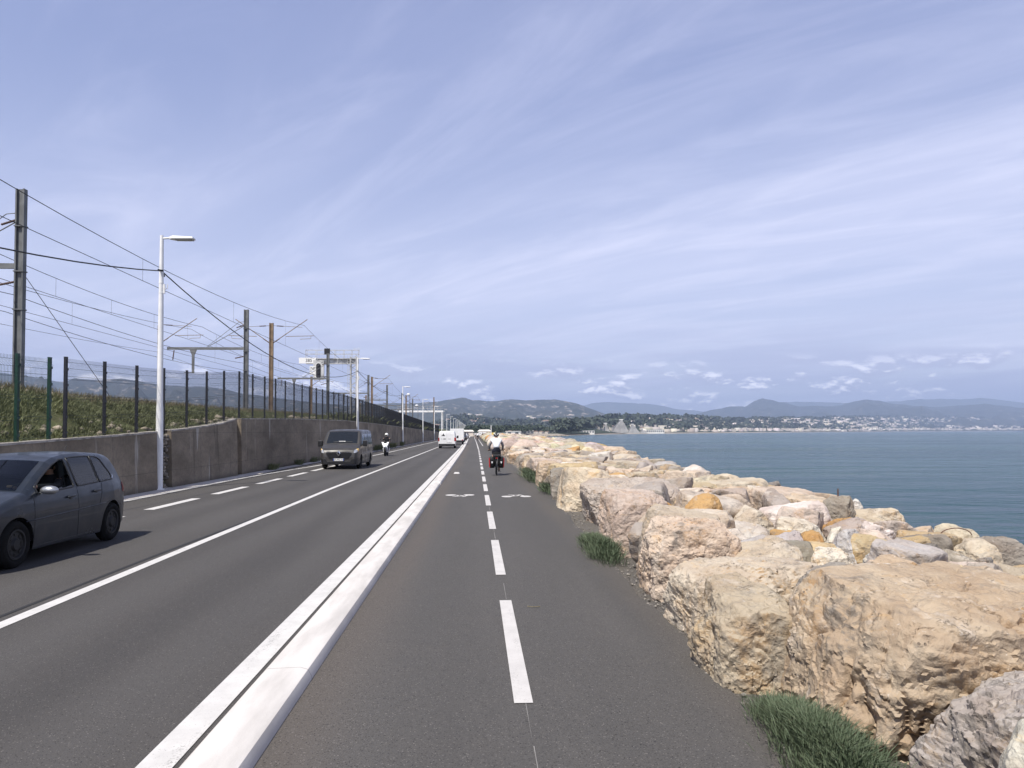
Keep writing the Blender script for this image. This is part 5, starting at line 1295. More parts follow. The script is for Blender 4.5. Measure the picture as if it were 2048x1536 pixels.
def hatchback(name, loc, rz, label, paint_, detailed, group=None):
    S = HATCH; e = empty(name, loc, rz, label, 'car', group)
    belt = lin((1.05, .945), (3.55, 1.03)); 
    wt_ = lin((1.28, 1.02), (1.6, 1.185), (1.95, 1.335), (2.2, 1.405), (2.6, 1.432), (3.0, 1.432), (3.26, 1.415), (3.36, 1.385), (3.58, 1.06))
    fd = (1.34, 2.30); rdoor = (2.40, 3.05); qd = (3.09, 3.54)
    hs = []
    if detailed:
        for a, b in (fd, rdoor, qd): hs.append(lambda y, z, a=a, b=b: a < y < b and belt(y) + .015 < z < wt_(y) - .005)
    ht = [lambda y, k: 1.17 < y < 1.90 and abs(k) < .86, lambda y, k: 3.86 < y < 4.0 and abs(k) < .80] if detailed else []
    body = S.body(hs, ht, 190 if detailed else 60, 40 if detailed else 16); bo = body.build('body', paint_, e, smooth=50)
    gm = M['glass'] if detailed else M['dglass']
    S.top_patch(1.15, 1.92, lambda y: .88).build('windscreen', gm, e, smooth=True); S.top_patch(3.85, 4.01, .82).build('rear_window', gm, e, smooth=True)
    for sd_ in (-1, 1):
        for q, (a, b) in enumerate((fd, rdoor, qd)):
            if detailed and q == 0 and sd_ == 1: continue          # the driver's window is open
            S.side_patch(a, b, belt, wt_, sd_, .004 if detailed else .008).build('side_window', gm, e, smooth=True)
        wheel(e, (sd_ * .78, .87, .315), side=sd_); wheel(e, (sd_ * .78, 3.45, .315), side=sd_)
        S.side_patch(.06, .42, lin((0, .55), (.42, .64)), lin((0, .66), (.12, .69), (.42, .765)), sd_, .006).build('headlight', M['lampglass'], e, smooth=True)
        S.side_patch(3.93, 4.10, lin((3.9, .80), (4.1, .76)), lin((3.9, .95), (4.0, .955), (4.1, .86)), sd_, .007).build('tail_light', M['redl'], e, smooth=True)
        # wheel arch liner
        for ax_ in S.axles:
            mb = MB(); rows = []
            for a in np.linspace(0, math.pi, 15):
                y, z = ax_ + .362 * math.cos(a), .315 + .362 * math.sin(a); rows.append([(sd_ * .50, y, z), (sd_ * (S.x(y, z) - .012), y, z)])
            mb.grid(rows); mb.build('wheel_arch', M['trim'], bo)
    mb = MB(); mb.bx(-.45, .45, -.012, .0, .27, .42); mb.build('grille', M['trim'], e)
    mb = MB(); mb.bx(-.26, .26, -.02, -.013, .44, .54); mb.build('number_plate', M['plate'], e)
    mb = MB(); mb.bx(-.26, .26, 4.181, 4.19, .55, .66); mb.build('number_plate', M['plate'], e)
    for sd_ in (-1, 1):
        mb = MB(); mb.ell((0, 0, 0), (.125, .075, .062), 16, 10); mb.rings([[(-.16 * sd_, -.02, -.06), (-.16 * sd_, .02, -.06), (-.16 * sd_, .02, -.03), (-.16 * sd_, -.02, -.03)], [(.0, -.02, -.04), (.0, .02, -.04), (.0, .02, .0), (.0, -.02, .0)]])
        o = mb.build('door_mirror', M['silver'] if detailed else paint_, e, smooth=50); o.location = (sd_ * (S.x(1.38, .98) + .13), 1.42, 1.0)
    if not detailed: return e
    for sd_ in (-1, 1):
        for a, b in (fd, rdoor, qd):
            pts = [(y, belt(y)) for y in np.linspace(a, b, 6)] + [(y, wt_(y)) for y in np.linspace(b, a, 9)]
            S.side_line(pts, sd_, .013, .003, True).build('window_seal', M['trim'], e, smooth=True)
        S.side_line([(3.53, 1.04), (3.58, 1.07), (3.60, 1.10)], sd_, .008, .012).build('chrome_tip', M['chrome'], e)
        for y in (1.24, 2.36, 3.02):
            zz = [(y, .24), (y - .01, .6), (y, belt(y) - .01)] if y < 3 else [(2.98, .66), (3.06, .80), (3.14, belt(3.14) - .01)]
            S.side_line(zz, sd_, .004, .0005).build('door_gap', M['trim'], e)
        S.side_line([(1.24, .235), (3.05, .235)], sd_, .005, .0005).build('door_gap', M['trim'], e)
        S.side_line([(1.05, .60), (2.2, .625), (3.2, .66)], sd_, .010, -.003).build('side_crease', paint_, e, smooth=True)
        for y in (2.13, 2.90):
            z = .845 if y < 2.5 else .875
            mb = MB(); mb.tube([(0, -.10, 0), (0, -.06, .008), (0, .06, .012), (0, .10, .008)], [.012, .018, .018, .012], 8); h = mb.build('door_handle', paint_, e, smooth=True); h.location = (sd_ * (S.x(y, z) + .028), y, z); h.scale = (.7, 1, 1.1)
            mb = MB(); mb.ell((0, 0, 0), (.012, .06, .028)); h2 = mb.build('handle_recess', M['trim'], e, smooth=True); h2.location = (sd_ * (S.x(y, z - .01) - .003), y, z - .012)
    # cabin
    mb = MB(); mb.bx(-.66, .66, 1.1, 1.55, .5, .92); mb.bx(-.72, .72, 1.0, 1.3, .5, .96); mb.build('dashboard', M['cabin'], e, bevel=.03)
    for sx_ in (-.37, .37):
        mb = MB(); mb.bx(sx_ - .25, sx_ + .25, 2.0, 2.5, .38, .58); mb.rings([[(sx_ - .25, 2.45, .5), (sx_ + .25, 2.45, .5), (sx_ + .25, 2.6, .5), (sx_ - .25, 2.6, .5)], [(sx_ - .22, 2.62, 1.1), (sx_ + .22, 2.62, 1.1), (sx_ + .22, 2.74, 1.1), (sx_ - .22, 2.74, 1.1)]]); mb.bx(sx_ - .13, sx_ + .13, 2.66, 2.76, 1.14, 1.30)
        mb.build('front_seat', M['cabin'], e, bevel=.03)
    mb = MB(); mb.bx(-.62, .62, 2.95, 3.3, .4, .62); mb.bx(-.62, .62, 3.3, 3.42, .5, 1.06); mb.build('rear_seat', M['cabin'], e, bevel=.03)
    mb = MB(); mb.bx(-.70, .70, 1.0, 3.7, .34, .37); mb.build('cabin_floor', M['cabin'], e)
    mb = MB(); mb.ring_torus((0, 0, 0), .18, .016, 'y', 28, 8); mb.beam((-.17, 0, 0), (.17, 0, 0), .03); sw = mb.build('steering_wheel', M['trim'], e, smooth=40); sw.location = (.37, 1.66, .90); sw.rotation_euler = (rad(-25), 0, 0)
    mb = MB(); mb.beam((.62, 2.37, .95), (.54, 2.40, 1.36), .09, .05); mb.build('door_pillar', M['trim'], e)
    mb = MB(); mb.tube([(0, 3.45, 1.42), (0, 3.62, 1.60)], .006, 6); mb.build('aerial', M['trim'], e)
    return e
M['golf'] = car_paint('dark_blue_grey_paint', (.019, .024, .033), .1, .32)
GOLF = hatchback('hatchback_car', (-7.01, 9.29, 0), 0, 'dark blue grey hatchback with open driver window cut off by the left edge', M['golf'], True)
# vans
VAN = Shell(top=[(0, .60), (.03, .80), (.10, .93), (.25, 1.03), (.55, 1.14), (.80, 1.22), (1.1, 1.49), (1.42, 1.79), (1.58, 1.88), (1.8, 1.93), (2.2, 1.955), (4.2, 1.955), (4.85, 1.93), (4.97, 1.86), (5.0, 1.6)],
    wp=[(0, .74), (.04, .80), (.12, .86), (.3, .915), (.6, .95), (1.1, .965), (2, .975), (4.8, .975), (4.95, .955), (5.0, .93)],
    fz=[(.2, .955), (.32, .98), (.55, 1.0), (1.0, .995), (1.2, .985), (1.6, .935), (1.98, .86)], bot=[(0, .24), (.4, .22), (4.6, .24), (5.0, .32)], axles=[.93, 4.03], ar=.39, az_=.34, crown=.03, rr=.08)
def van(loc, rz, label, paint_, front):
    S = VAN; e = empty('panel_van' if not front else 'minivan', loc, rz, label, 'van')
    S.body([], [], 130, 30).build('body', paint_, e, smooth=50)
    S.top_patch(.84, 1.50, lambda y: .90, .006).build('windscreen', M['dglass'], e, smooth=True)
    belt = lin((.9, 1.17), (5, 1.20)); up_ = lin((1.0, 1.22), (1.5, 1.66), (1.75, 1.74), (5, 1.74))
    for sd_ in (-1, 1):
        S.side_patch(1.12, 2.05, belt, up_, sd_, .006).build('side_window', M['dglass'], e, smooth=True)
        if front:
            for a, b in ((2.2, 3.3), (3.42, 4.7)): S.side_patch(a, b, belt, up_, sd_, .006).build('side_window', M['dglass'], e, smooth=True)
        wheel(e, (sd_ * .85, .93, .34), .34, .22, M['steelw'], sd_); wheel(e, (sd_ * .85, 4.03, .34), .34, .22, M['steelw'], sd_)
        mb = MB(); mb.bx(-.11, .11, -.06, .08, -.16, .14); mb.beam((-.2 * sd_, 0, -.1), (0, 0, -.1), .05); o = mb.build('door_mirror', M['trim'], e, bevel=.03); o.location = (sd_ * (S.x(1.1, 1.2) + .17), 1.12, 1.27)
        hl = S.side_patch(.035, .36, lin((0, .80), (.36, .90)), lin((0, .88), (.1, .96), (.36, 1.04)), sd_, .008).build('headlight', M['lampglass'], e, smooth=True)
        S.side_patch(.20, .36, lin((.2, .87), (.36, .91)), lin((.2, 1.0), (.36, 1.03)), sd_, .012).build('indicator_lamp', M['amber'], hl, smooth=True)
        S.side_patch(.0, .62, lin((0, .26), (.6, .26)), lin((0, .50), (.3, .56), (.62, .42)), sd_, .010).build('bumper_corner', M['trim'], e, smooth=True)
        S.side_line([(2.12, .34), (2.12, 1.16)], sd_, .006, .001).build('door_gap', M['trim'], e); S.side_line([(3.36, .34), (3.36, 1.75)], sd_, .006, .001).build('door_gap', M['trim'], e)
        S.side_line([(1.3, .75), (3.9, .78)], sd_, .012, -.004).build('side_crease', paint_, e)
        for a in S.axles:
            mb = MB(); rows = []
            for q in np.linspace(0, math.pi, 13): y, z = a + .392 * math.cos(q), .34 + .392 * math.sin(q); rows.append([(sd_ * .5, y, z), (sd_ * (S.x(y, z) - .012), y, z)])
            mb.grid(rows); mb.build('wheel_arch', M['trim'], e)
        if not front:
            mb = MB(); mb.bx(sd_ * .97 - .07 if sd_ < 0 else sd_ * .90 - .07, sd_ * .97 + .0 if sd_ > 0 else sd_ * .90 + .07, 4.965, 5.012, .80, 1.22); mb.build('tail_light', M['redl'], e, bevel=.015)
    if front:
        mb = MB(); mb.prism([(-.62, .78), (-.45, .52), (.45, .52), (.62, .78), (.58, .84), (-.58, .84)], 'y', -.022, .03); g = mb.build('grille', M['trim'], e, bevel=.01)
        for z in (.60, .68, .76):
            mb = MB(); mb.bx(-.5, .5, -.034, -.024, z, z + .02); mb.build('grille_slat', M['steelw'], g)
        mb = MB(); mb.bx(-.62, .62, -.028, -.004, .835, .865); mb.build('chrome_strip', M['chrome'], e)
        mb = MB(); d = [(0, .14), (.10, 0), (0, -.14), (-.10, 0)]; di = [(0, .075), (.052, 0), (0, -.075), (-.052, 0)]
        V = [(a, -.075, b + .79) for a, b in d] + [(a, -.085, b + .79) for a, b in di] + [(a, -.03, b + .79) for a, b in d]
        mb.add(V, [(i, (i + 1) % 4, 4 + (i + 1) % 4, 4 + i) for i in range(4)] + [(i, (i + 1) % 4, 8 + (i + 1) % 4, 8 + i) for i in range(4)]); mb.build('diamond_badge', M['chrome'], e)
        mb = MB(); mb.prism([(-.76, .26), (.76, .26), (.78, .52), (.66, .54), (.56, .41), (-.56, .41), (-.66, .54), (-.78, .52)], 'y', -.035, .03); mb.build('front_bumper', M['trim'], e, bevel=.012)
        mb = MB(); mb.bx(-.26, .26, -.05, -.031, .42, .535); p = mb.build('number_plate', M['plate'], e); text('EX-902-AH', .098, (.015, -.053, .477), (rad(90), 0, 0), M['inkb'], p, .002, 'plate_lettering')
        for x0 in (-.26, .222):
            mb = MB(); mb.bx(x0, x0 + .038, -.0535, -.0505, .421, .534); mb.build('plate_band', M['plateb'], p)
        mb = MB(); mb.bx(-.06, .06, 1.42, 1.45, 1.63, 1.66)
        for a, b in ((-.5, .1), (-.02, .62)): mb.tube([S.roof(.88, a) + np.array((0, -.02, .025)) if False else tuple(np.array(S.roof(.88, a)) + np.array((0, -.015, .02))), tuple(np.array(S.roof(.90, b)) + np.array((0, -.015, .02)))], .01, 5)
        mb.build('wiper', M['trim'], e)
        mb = MB(); mb.bx(-.10, .22, .0, .02, 0, .10); o = mb.build('windscreen_card', M['plate'], e); o.location = (-.05, .90, 1.29)
    else:
        mb = MB(); mb.bx(-.93, .93, 4.94, 5.06, .34, .52); mb.build('rear_bumper', M['trim'], e, bevel=.02)
        mb = MB(); mb.bx(-.004, .004, 5.0, 5.006, .55, 1.80); mb.build('door_gap', M['trim'], e)
        mb = MB(); mb.bx(-.55, -.03, 5.004, 5.02, .62, .74); p = mb.build('number_plate', M['plate'], e); o = text('GK-417-LD', .098, (-.29, 5.024, .68), (rad(90), 0, rad(180)), M['inkb'], p, .002, 'plate_lettering')
    return e
M['vang'] = car_paint('warm_grey_van_paint', (.046, .044, .043), .05, .36); M['vanw'] = car_paint('white_van_paint', (.78, .78, .77), .0, .35)
van((-6.72, 36.3, 0), 0, 'grey passenger van with diamond badge and amber indicators driving towards the camera', M['vang'], True)
wv = van((-3.25, 88, 0), math.pi, 'white panel van seen from behind with a black emblem on its rear door', M['vanw'], False)
mb = MB()
for poly in ([(.20, 1.40), (.62, 1.40), (.56, 1.50), (.50, 1.46), (.44, 1.62), (.36, 1.70), (.34, 1.56), (.27, 1.50)],): mb.prism(poly, 'y', 5.004, 5.012)
mb.build('door_emblem', M['inkb'], wv)
mb = MB(); mb.bx(.12, .40, 5.003, 5.010, 1.02, 1.10); mb.bx(-.45, -.15, 5.003, 5.010, 1.04, 1.07); mb.bx(.5, .7, 5.003, 5.01, 1.05, 1.08); mb.build('door_stripe', M['steelw'], wv)
# box lorry behind it
e = empty('box_lorry', (-2.75, 108, 0), 0, 'plain white box lorry half hidden ahead of the white van', 'lorry')
mb = MB(); mb.bx(-1.0, 1.0, 0, 4.2, .62, 2.35); mb.build('cargo_box', M['vanw'], e, bevel=.03); mb = MB(); mb.bx(-.95, .95, 4.25, 5.9, .5, 1.9); mb.build('cab', M['vanw'], e, bevel=.12)
mb = MB(); mb.bx(-.98, .98, -.05, .08, .42, .60); mb.build('rear_bumper', M['trim'], e)
for x in (-.82, .82):
    wheel(e, (x, 1.0, .36), .36, .24, M['steelw'], 1 if x > 0 else -1); wheel(e, (x, 5.1, .36), .36, .24, M['steelw'], 1 if x > 0 else -1)
    mb = MB(); mb.bx(x - .1, x + .1, -.06, .0, .63, .75); mb.build('tail_light', M['redl'], e)
mb = MB(); mb.bx(1.05, 1.25, 4.9, 5.0, 1.5, 1.85); mb.build('door_mirror', M['trim'], e)
cars = [(-2.9, 134, 'blue', (.03, .06, .16), 'blue car queuing just ahead of the white lorry'), (-3.0, 146, 'black', (.012, .012, .014), 'black car second in the queue ahead of the white lorry'), (-2.85, 158, 'dark', (.02, .02, .024), 'dark car third in the queue ahead of the white lorry'),
        (-2.9, 172, 'grey', (.10, .10, .11), 'grey car fourth in the queue ahead of the white lorry'), (-2.85, 188, 'white', (.70, .70, .70), 'white car far ahead in the queue towards the end of the road'), (-2.8, 207, 'dark', (.02, .022, .03), 'farthest dark car in the queue at the end of the road'), (-6.2, 178, 'dark', (.03, .03, .035), 'dark car coming the other way far beyond the white van'), (-6.2, 240, 'white', (.7, .7, .68), 'white car coming the other way at the far end of the road')]
pr = {}
for x, y, nm, col, lb in cars:
    if nm not in pr: pr[nm] = car_paint(nm + '_car_paint', col, .3, .25)
    if x > -5: hatchback('distant_car', (x, y + 4.2, 0), math.pi, lb, pr[nm], False, 'cars in the far queue')
    else: hatchback('distant_car', (x, y, 0), 0, lb, pr[nm], False, 'cars coming the other way')
# ------------------------------------------------------------------ people, bicycle, scooter
M['skin'] = pm('skin', (.42, .25, .17), .55, var=.06); M['tee'] = pm('white_jersey', (.66, .67, .70), .85, var=.08, scale=9); M['sleeve'] = pm('grey_sleeve', (.27, .275, .285), .85); M['navy'] = pm('navy_shorts', (.014, .016, .030), .8)
M['blackc'] = pm('black_cloth', (.012, .012, .014), .8); M['shoe'] = pm('dark_shoe', (.02, .02, .022), .6); M['helm'] = pm('white_helmet', (.78, .78, .74), .3, var=.04); M['helmy'] = pm('pale_yellow_helmet', (.62, .64, .36), .35); M['frame'] = pm('black_bike_frame', (.015, .015, .017), .35, .3)
M['pannier'] = pm('black_pannier', (.011, .011, .012), .6, spec=.3); M['red'] = pm('red_pannier_side', (.42, .018, .020), .5); M['reflect'] = pm('white_reflector', (.75, .76, .77), .25); M['hair'] = pm('dark_hair', (.02, .014, .010), .7); M['scoot'] = pm('white_scooter_panel', (.74, .75, .77), .28, var=.04)
def skin(name, J, B, m, parent=None, root=None, sub=2):
    bm = bmesh.new(); lay = bm.verts.layers.skin.verify(); vs = {}
    for k, (p, r) in J.items():
        v = bm.verts.new(p); v[lay].radius = (r, r) if not isinstance(r, tuple) else r; vs[k] = v
    for a, b in B: bm.edges.new((vs[a], vs[b]))
    roots = root if isinstance(root, (list, tuple)) else [root or list(J)[0]]
    for q in roots: vs[q][lay].use_root = True
    me = bpy.data.meshes.new(name); bm.to_mesh(me); bm.free()
    o = link(name, me, m, parent)
    s = o.modifiers.new('skin', 'SKIN'); s.use_smooth_shade = True
    if sub: q = o.modifiers.new('sub', 'SUBSURF'); q.levels = sub; q.render_levels = sub
    return o
def hand(J, B, roots, pre, wrist, fdir, palm_n, side, curl=.8):
    # five fingers rooted in the palm; fdir: pointing direction, palm_n: side the fingers curl to
    f = Vector(fdir).normalized(); n = Vector(palm_n).normalized(); s = f.cross(n).normalized() * side; w = Vector(wrist)
    J[pre + 'palm'] = (tuple(w + f * .055), (.034, .020)); B.append((pre + 'wrist', pre + 'palm'))
    for i, (o_, L) in enumerate(((-.030, .070), (-.010, .078), (.010, .074), (.029, .060))):
        a = w + f * .075 + s * o_; b = a + f * L * .45 + n * L * .18 * curl; c = b + f * L * .2 * (1 - curl) + n * L * .42
        for k, p in zip('abc', (a, b, c)): J[f'{pre}{i}{k}'] = (tuple(p), .0088 if k != 'c' else .0075)
        B += [(f'{pre}{i}a', f'{pre}{i}b'), (f'{pre}{i}b', f'{pre}{i}c')]; roots.append(f'{pre}{i}a')
    a = w + f * .03 - s * .036; b = a + f * .035 - s * .018 + n * .015; c = b + f * .026 + n * .022
    for k, p in zip('abc', (a, b, c)): J[f'{pre}t{k}'] = (tuple(p), .010)
    B += [(f'{pre}ta', f'{pre}tb'), (f'{pre}tb', f'{pre}tc')]; roots.append(f'{pre}ta')
def figure(name, loc, rz, label, P, shirt, sleeve, bottoms, helmet=None, shoes=None, group=None, long_legs=False, hands=True, facing=1, scale=1.0):
    # P: joint positions; the body is one skinned mesh, the clothes are shells over it
    J = {'hip': (P['hip'], .112), 'waist': (P['waist'], .095), 'chest': (P['chest'], .108), 'neck': (P['neck'], .055), 'jaw': (P['jaw'], .068), 'head': (P['head'], .095)}
    B = [('hip', 'waist'), ('waist', 'chest'), ('chest', 'neck'), ('neck', 'jaw'), ('jaw', 'head')]; roots = ['hip']
    for s, q in ((-1, 'l'), (1, 'r')):
        J.update({q + 'sh': (P[q + 'sh'], .058), q + 'el': (P[q + 'el'], .042), q + 'wrist': (P[q + 'wr'], .028), q + 'th': (P[q + 'th'], .085), q + 'kn': (P[q + 'kn'], .058), q + 'calf': (tuple(Vector(P[q + 'kn']).lerp(Vector(P[q + 'an']), .3)), .055), q + 'an': (P[q + 'an'], .038), q + 'toe': (P[q + 'to'], .035)})
        B += [('chest', q + 'sh'), (q + 'sh', q + 'el'), (q + 'el', q + 'wrist'), ('hip', q + 'th'), (q + 'th', q + 'kn'), (q + 'kn', q + 'calf'), (q + 'calf', q + 'an'), (q + 'an', q + 'toe')]
        if hands: hand(J, B, roots, q, P[q + 'wr'], P.get('hf', (0, 1, 0)), P.get('hn', (0, 0, -1)), s)
    o = skin(name, J, B, M['skin'], None, roots); o.location = loc; o.rotation_euler.z = rz; o.scale = (scale,) * 3; tag(o, label, 'person', group)
    g = .016
    K = {k: (J[k][0], (J[k][1] if not isinstance(J[k][1], tuple) else J[k][1][0]) + g) for k in J}
    hipt = tuple(Vector(P['hip']).lerp(Vector(P['waist']), .35))
    Js = {'h': (hipt, K['hip'][1] + .012), 'waist': (P['waist'], K['waist'][1] + .022), 'chest': (P['chest'], K['chest'][1] + .042), 'n': (tuple(Vector(P['chest']).lerp(Vector(P['neck']), .96)), .078)}
    Bs = [('h', 'waist'), ('waist', 'chest'), ('chest', 'n')]
    for q in 'lr':
        Js[q + 'sh'] = (P[q + 'sh'], .084); Js[q + 'm'] = (tuple(Vector(P[q + 'sh']).lerp(Vector(P[q + 'el']), .35)), .066); Bs += [('chest', q + 'sh'), (q + 'sh', q + 'm')]
    skin('shirt', Js, Bs, shirt, o, 'chest')
    for q in 'lr':
        if sleeve: skin('sleeve', {'a': (tuple(Vector(P[q + 'sh']).lerp(Vector(P[q + 'el']), .25)), .066), 'b': (P[q + 'el'], .056), 'c': (tuple(Vector(P[q + 'el']).lerp(Vector(P[q + 'wr']), .92)), .042)}, [('a', 'b'), ('b', 'c')], sleeve, o)
    Jp = {'h': (hipt, K['hip'][1] + .018), 'hip': (P['hip'], K['hip'][1] + .020)}; Bp = [('h', 'hip')]
    for q in 'lr':
        Jp[q + 't'] = (P[q + 'th'], .105); Bp.append(('hip', q + 't'))
        e_ = P[q + 'kn']; Jp[q + 'k'] = (tuple(Vector(P[q + 'th']).lerp(Vector(e_), 1.0 if long_legs else .8)), .078); Bp.append((q + 't', q + 'k'))
        if long_legs: Jp[q + 'a'] = (tuple(Vector(e_).lerp(Vector(P[q + 'an']), .9)), .055); Bp.append((q + 'k', q + 'a'))
    skin('trousers' if long_legs else 'shorts', Jp, Bp, bottoms, o, 'hip')
    for q in 'lr':
        a, t_ = Vector(P[q + 'an']), Vector(P[q + 'to']); skin('shoe', {'a': (tuple(a - Vector((0, 0, .03))), .05), 'b': (tuple(a.lerp(t_, .5) - Vector((0, 0, .01))), .046), 'c': (tuple(t_ + (t_ - a) * .15), .034)}, [('a', 'b'), ('b', 'c')], shoes or M['shoe'], o)
    h = Vector(P['head']); f = Vector((0, 1, 0)) * facing
    mb = MB(); mb.ell(h + f * .088 - Vector((0, 0, .035)), (.016, .022, .022), 8, 6); mb.build('nose', M['skin'], o, smooth=True)
    for s in (-1, 1):
        mb = MB(); mb.ell(h + f * .086 + Vector((s * .034, 0, .005)), (.013, .01, .009), 8, 6); mb.build('eye', M['hair'], o, smooth=True)
        mb = MB(); mb.ell(h + Vector((s * .095, 0, -.02)), (.012, .02, .032), 8, 6); mb.build('ear', M['skin'], o, smooth=True)
    mb = MB(); mb.ell(h + f * .080 - Vector((0, 0, .075)), (.025, .012, .007), 8, 6); mb.build('mouth', pm('lips', (.30, .11, .09), .5), o, smooth=True)
    if not helmet:
        mb = MB(); mb.ell(h - f * .015 + Vector((0, 0, .03)), (.105, .115, .10), 14, 9); mb.build('hair', M['hair'], o, smooth=True)
    return o
def lift(P, d): return {k: (tuple(Vector(v) + Vector(d)) if k not in ('hf', 'hn') else v) for k, v in P.items()}
# the loaded touring bicycle
def bicycle(loc, rz, label, loaded=True, name='bicycle'):
    e = empty(name, loc, rz, label, 'bicycle')
    for y in (0, 1.07):
        mb = MB(); mb.ring_torus((0, 0, 0), .33, .019, 'x', 40, 8); w = mb.build('wheel', M['tyre'], e, smooth=True); w.location = (0, y, .349)
        mb = MB(); mb.ring_torus((0, 0, 0), .31, .008, 'x', 40, 6, 1.3); mb.tube([(-.05, 0, 0), (.05, 0, 0)], .022, 10)
        for k in range(16):
            a = 2 * math.pi * k / 16; mb.beam((.018 * (-1) ** k, 0, 0), (0, .31 * math.cos(a), .31 * math.sin(a)), .003)
        mb.build('rim', M['galv'], w, smooth=40)
    bb, st, hd = (0, .45, .29), (0, .20, .86), (0, .86, .86)
    mb = MB(); mb.tube([bb, st], .018, 8); mb.tube([bb, (0, .90, .68)], .022, 8); mb.tube([st, hd], .018, 8); mb.tube([hd, (0, .90, .66)], .022, 8)
    for s in (-1, 1): mb.tube([(.055 * s, 0, .349), (.03 * s, .40, .29)], .011, 6); mb.tube([(.055 * s, 0, .349), (.02 * s, .21, .82)], .009, 6); mb.tube([(.05 * s, 1.07, .349), (.05 * s, .93, .72), (.02 * s, .88, .74)], .013, 6)
    mb.tube([st, (0, .16, .95)], .014, 8); mb.build('frame', M['frame'], e, smooth=40)
    mb = MB(); mb.rings([[(-.075, .04, .955), (.075, .04, .955), (.07, .04, .985), (-.07, .04, .985)], [(-.06, .14, .955), (.06, .14, .955), (.055, .14, .99), (-.055, .14, .99)], [(-.018, .30, .96), (.018, .30, .96), (.015, .30, .985), (-.015, .30, .985)]]); mb.build('saddle', M['pannier'], e, bevel=.01)
    mb = MB(); mb.tube([hd, (0, .82, 1.02)], .016, 8); mb.tube([(-.325, .76, 1.03), (-.12, .82, 1.04), (.12, .82, 1.04), (.325, .76, 1.03)], .014, 8); mb.build('handlebar', M['frame'], e, smooth=40)
    for s in (-1, 1):
        mb = MB(); mb.tube([(.20 * s, .80, 1.037), (.335 * s, .757, 1.03)], .019, 8); mb.build('grip', M['trim'], e, smooth=40)
        mb = MB(); mb.beam((.085 * s, .45, .29), (.085 * s, .45 - .05 * s, .29 - .16 * s), .02, .014); mb.bx(.09 * s - .0, .09 * s + .10 * s, .41 - .05 * s, .49 - .05 * s, .285 - .16 * s, .305 - .16 * s); mb.build('pedal_crank', M['galv'], e)
    mb = MB(); mb.tube([(0, .45 + .095 * math.cos(a), .29 + .095 * math.sin(a)) for a in np.linspace(0, 2 * math.pi, 20)], .006, 5); mb.build('chainring', M['galv'], e)
    mb = MB(); mb.rings([[(-.03, .349 * 0 + .39 * math.cos(a), .349 + .39 * math.sin(a)), (.03, .39 * math.cos(a), .349 + .39 * math.sin(a))] for a in np.linspace(.9, math.pi + .25, 16)], False); mb.build('mudguard', M['frame'], e)
    if loaded:
        mb = MB()
        for s in (-1, 1): mb.tube([(.06 * s, .02, .36), (.065 * s, -.02, .74), (.055 * s, .28, .75)], .007, 6)
        mb.bx(-.06, .06, -.20, .22, .745, .76); mb.build('rack', M['frame'], e)
        mb = MB(); mb.bx(-.035, .035, -.235, -.205, .70, .75); mb.build('rear_light', M['redl'], e, bevel=.008)
    return e
CX, CY = .87, 30.45
bicycle((CX, CY, .004), 0, 'black touring bicycle with mudguards ridden away along the cycle path')
for s in (-1, 1):
    e = empty('pannier', (CX + s * .19, CY, .55), 0, ('left' if s < 0 else 'right') + ' black and red pannier bag hanging on the rack of the touring bicycle', 'bag', 'panniers on the touring bicycle')
    mb = MB(); rows = []
    for z, w, d in ((-.23, .085, .09), (-.20, .105, .12), (.10, .12, .145), (.20, .11, .13), (.235, .08, .10)): rows.append([(x * w - s * .005, y * d, z) for x, y in ((-1, -.8), (-.7, -1), (.7, -1), (1, -.8), (1, .8), (.7, 1), (-.7, 1), (-1, .8))])
    mb.rings(rows); mb.build('bag_body', M['pannier'], e, smooth=50)
    mb = MB(); rows = []
    for z, w, d in ((-.20, .105, .125), (.10, .12, .15), (.19, .112, .137)): rows.append([(s * (w * .80), -d * 1.0, z), (s * (w + .012), -d * .82, z), (s * (w + .012), d * .82, z), (s * (w * .80), d * 1.0, z)])
    mb.rings(rows); mb.build('side_panel', M['red'], e, smooth=50)
    mb = MB(); mb.prism([(-.035, .035), (0, -.045), (.035, .035), (.03, .05), (-.03, .05)], 'y', -.152, -.142); o = mb.build('reflector', M['reflect'], e); o.location = (0, 0, -.01)
e = empty('rack_bag', (CX, CY - .06, .765), 0, 'black bag strapped on the rack behind the cyclist', 'bag')
mb = MB(); rows = [[(x * w, y * .15, z) for x, y in ((-1, -.85), (-.8, -1), (.8, -1), (1, -.85), (1, 1), (-1, 1))] for z, w in ((0, .13), (.05, .15), (.15, .155), (.20, .14))]; mb.rings(rows); mb.build('bag_body', M['pannier'], e, smooth=40)
mb = MB(); mb.bx(-.16, .16, -.155, -.148, .09, .10); mb.build('strap', M['sleeve'], e)
PC = dict(hip=(0, .14, 1.06), waist=(0, .20, 1.20), chest=(0, .32, 1.40), neck=(0, .40, 1.53), jaw=(0, .44, 1.60), head=(0, .46, 1.665), lsh=(-.185, .36, 1.46), rsh=(.185, .36, 1.46), lel=(-.285, .48, 1.24), rel=(.285, .48, 1.24), lwr=(-.285, .70, 1.07), rwr=(.285, .70, 1.07),
          lth=(-.10, .20, 1.00), rth=(.10, .20, 1.00), lkn=(-.12, .60, .88), rkn=(.125, .50, .68), lan=(-.10, .42, .53), ran=(.115, .37, .24), lto=(-.11, .56, .49), rto=(.13, .51, .20))
cy = figure('person', (CX, CY, .0), 0, 'cyclist seen from behind in white jersey with grey sleeves riding a loaded bicycle', PC, M['tee'], M['sleeve'], M['navy'], helmet=True)
hc = Vector((0, .46, 1.675))
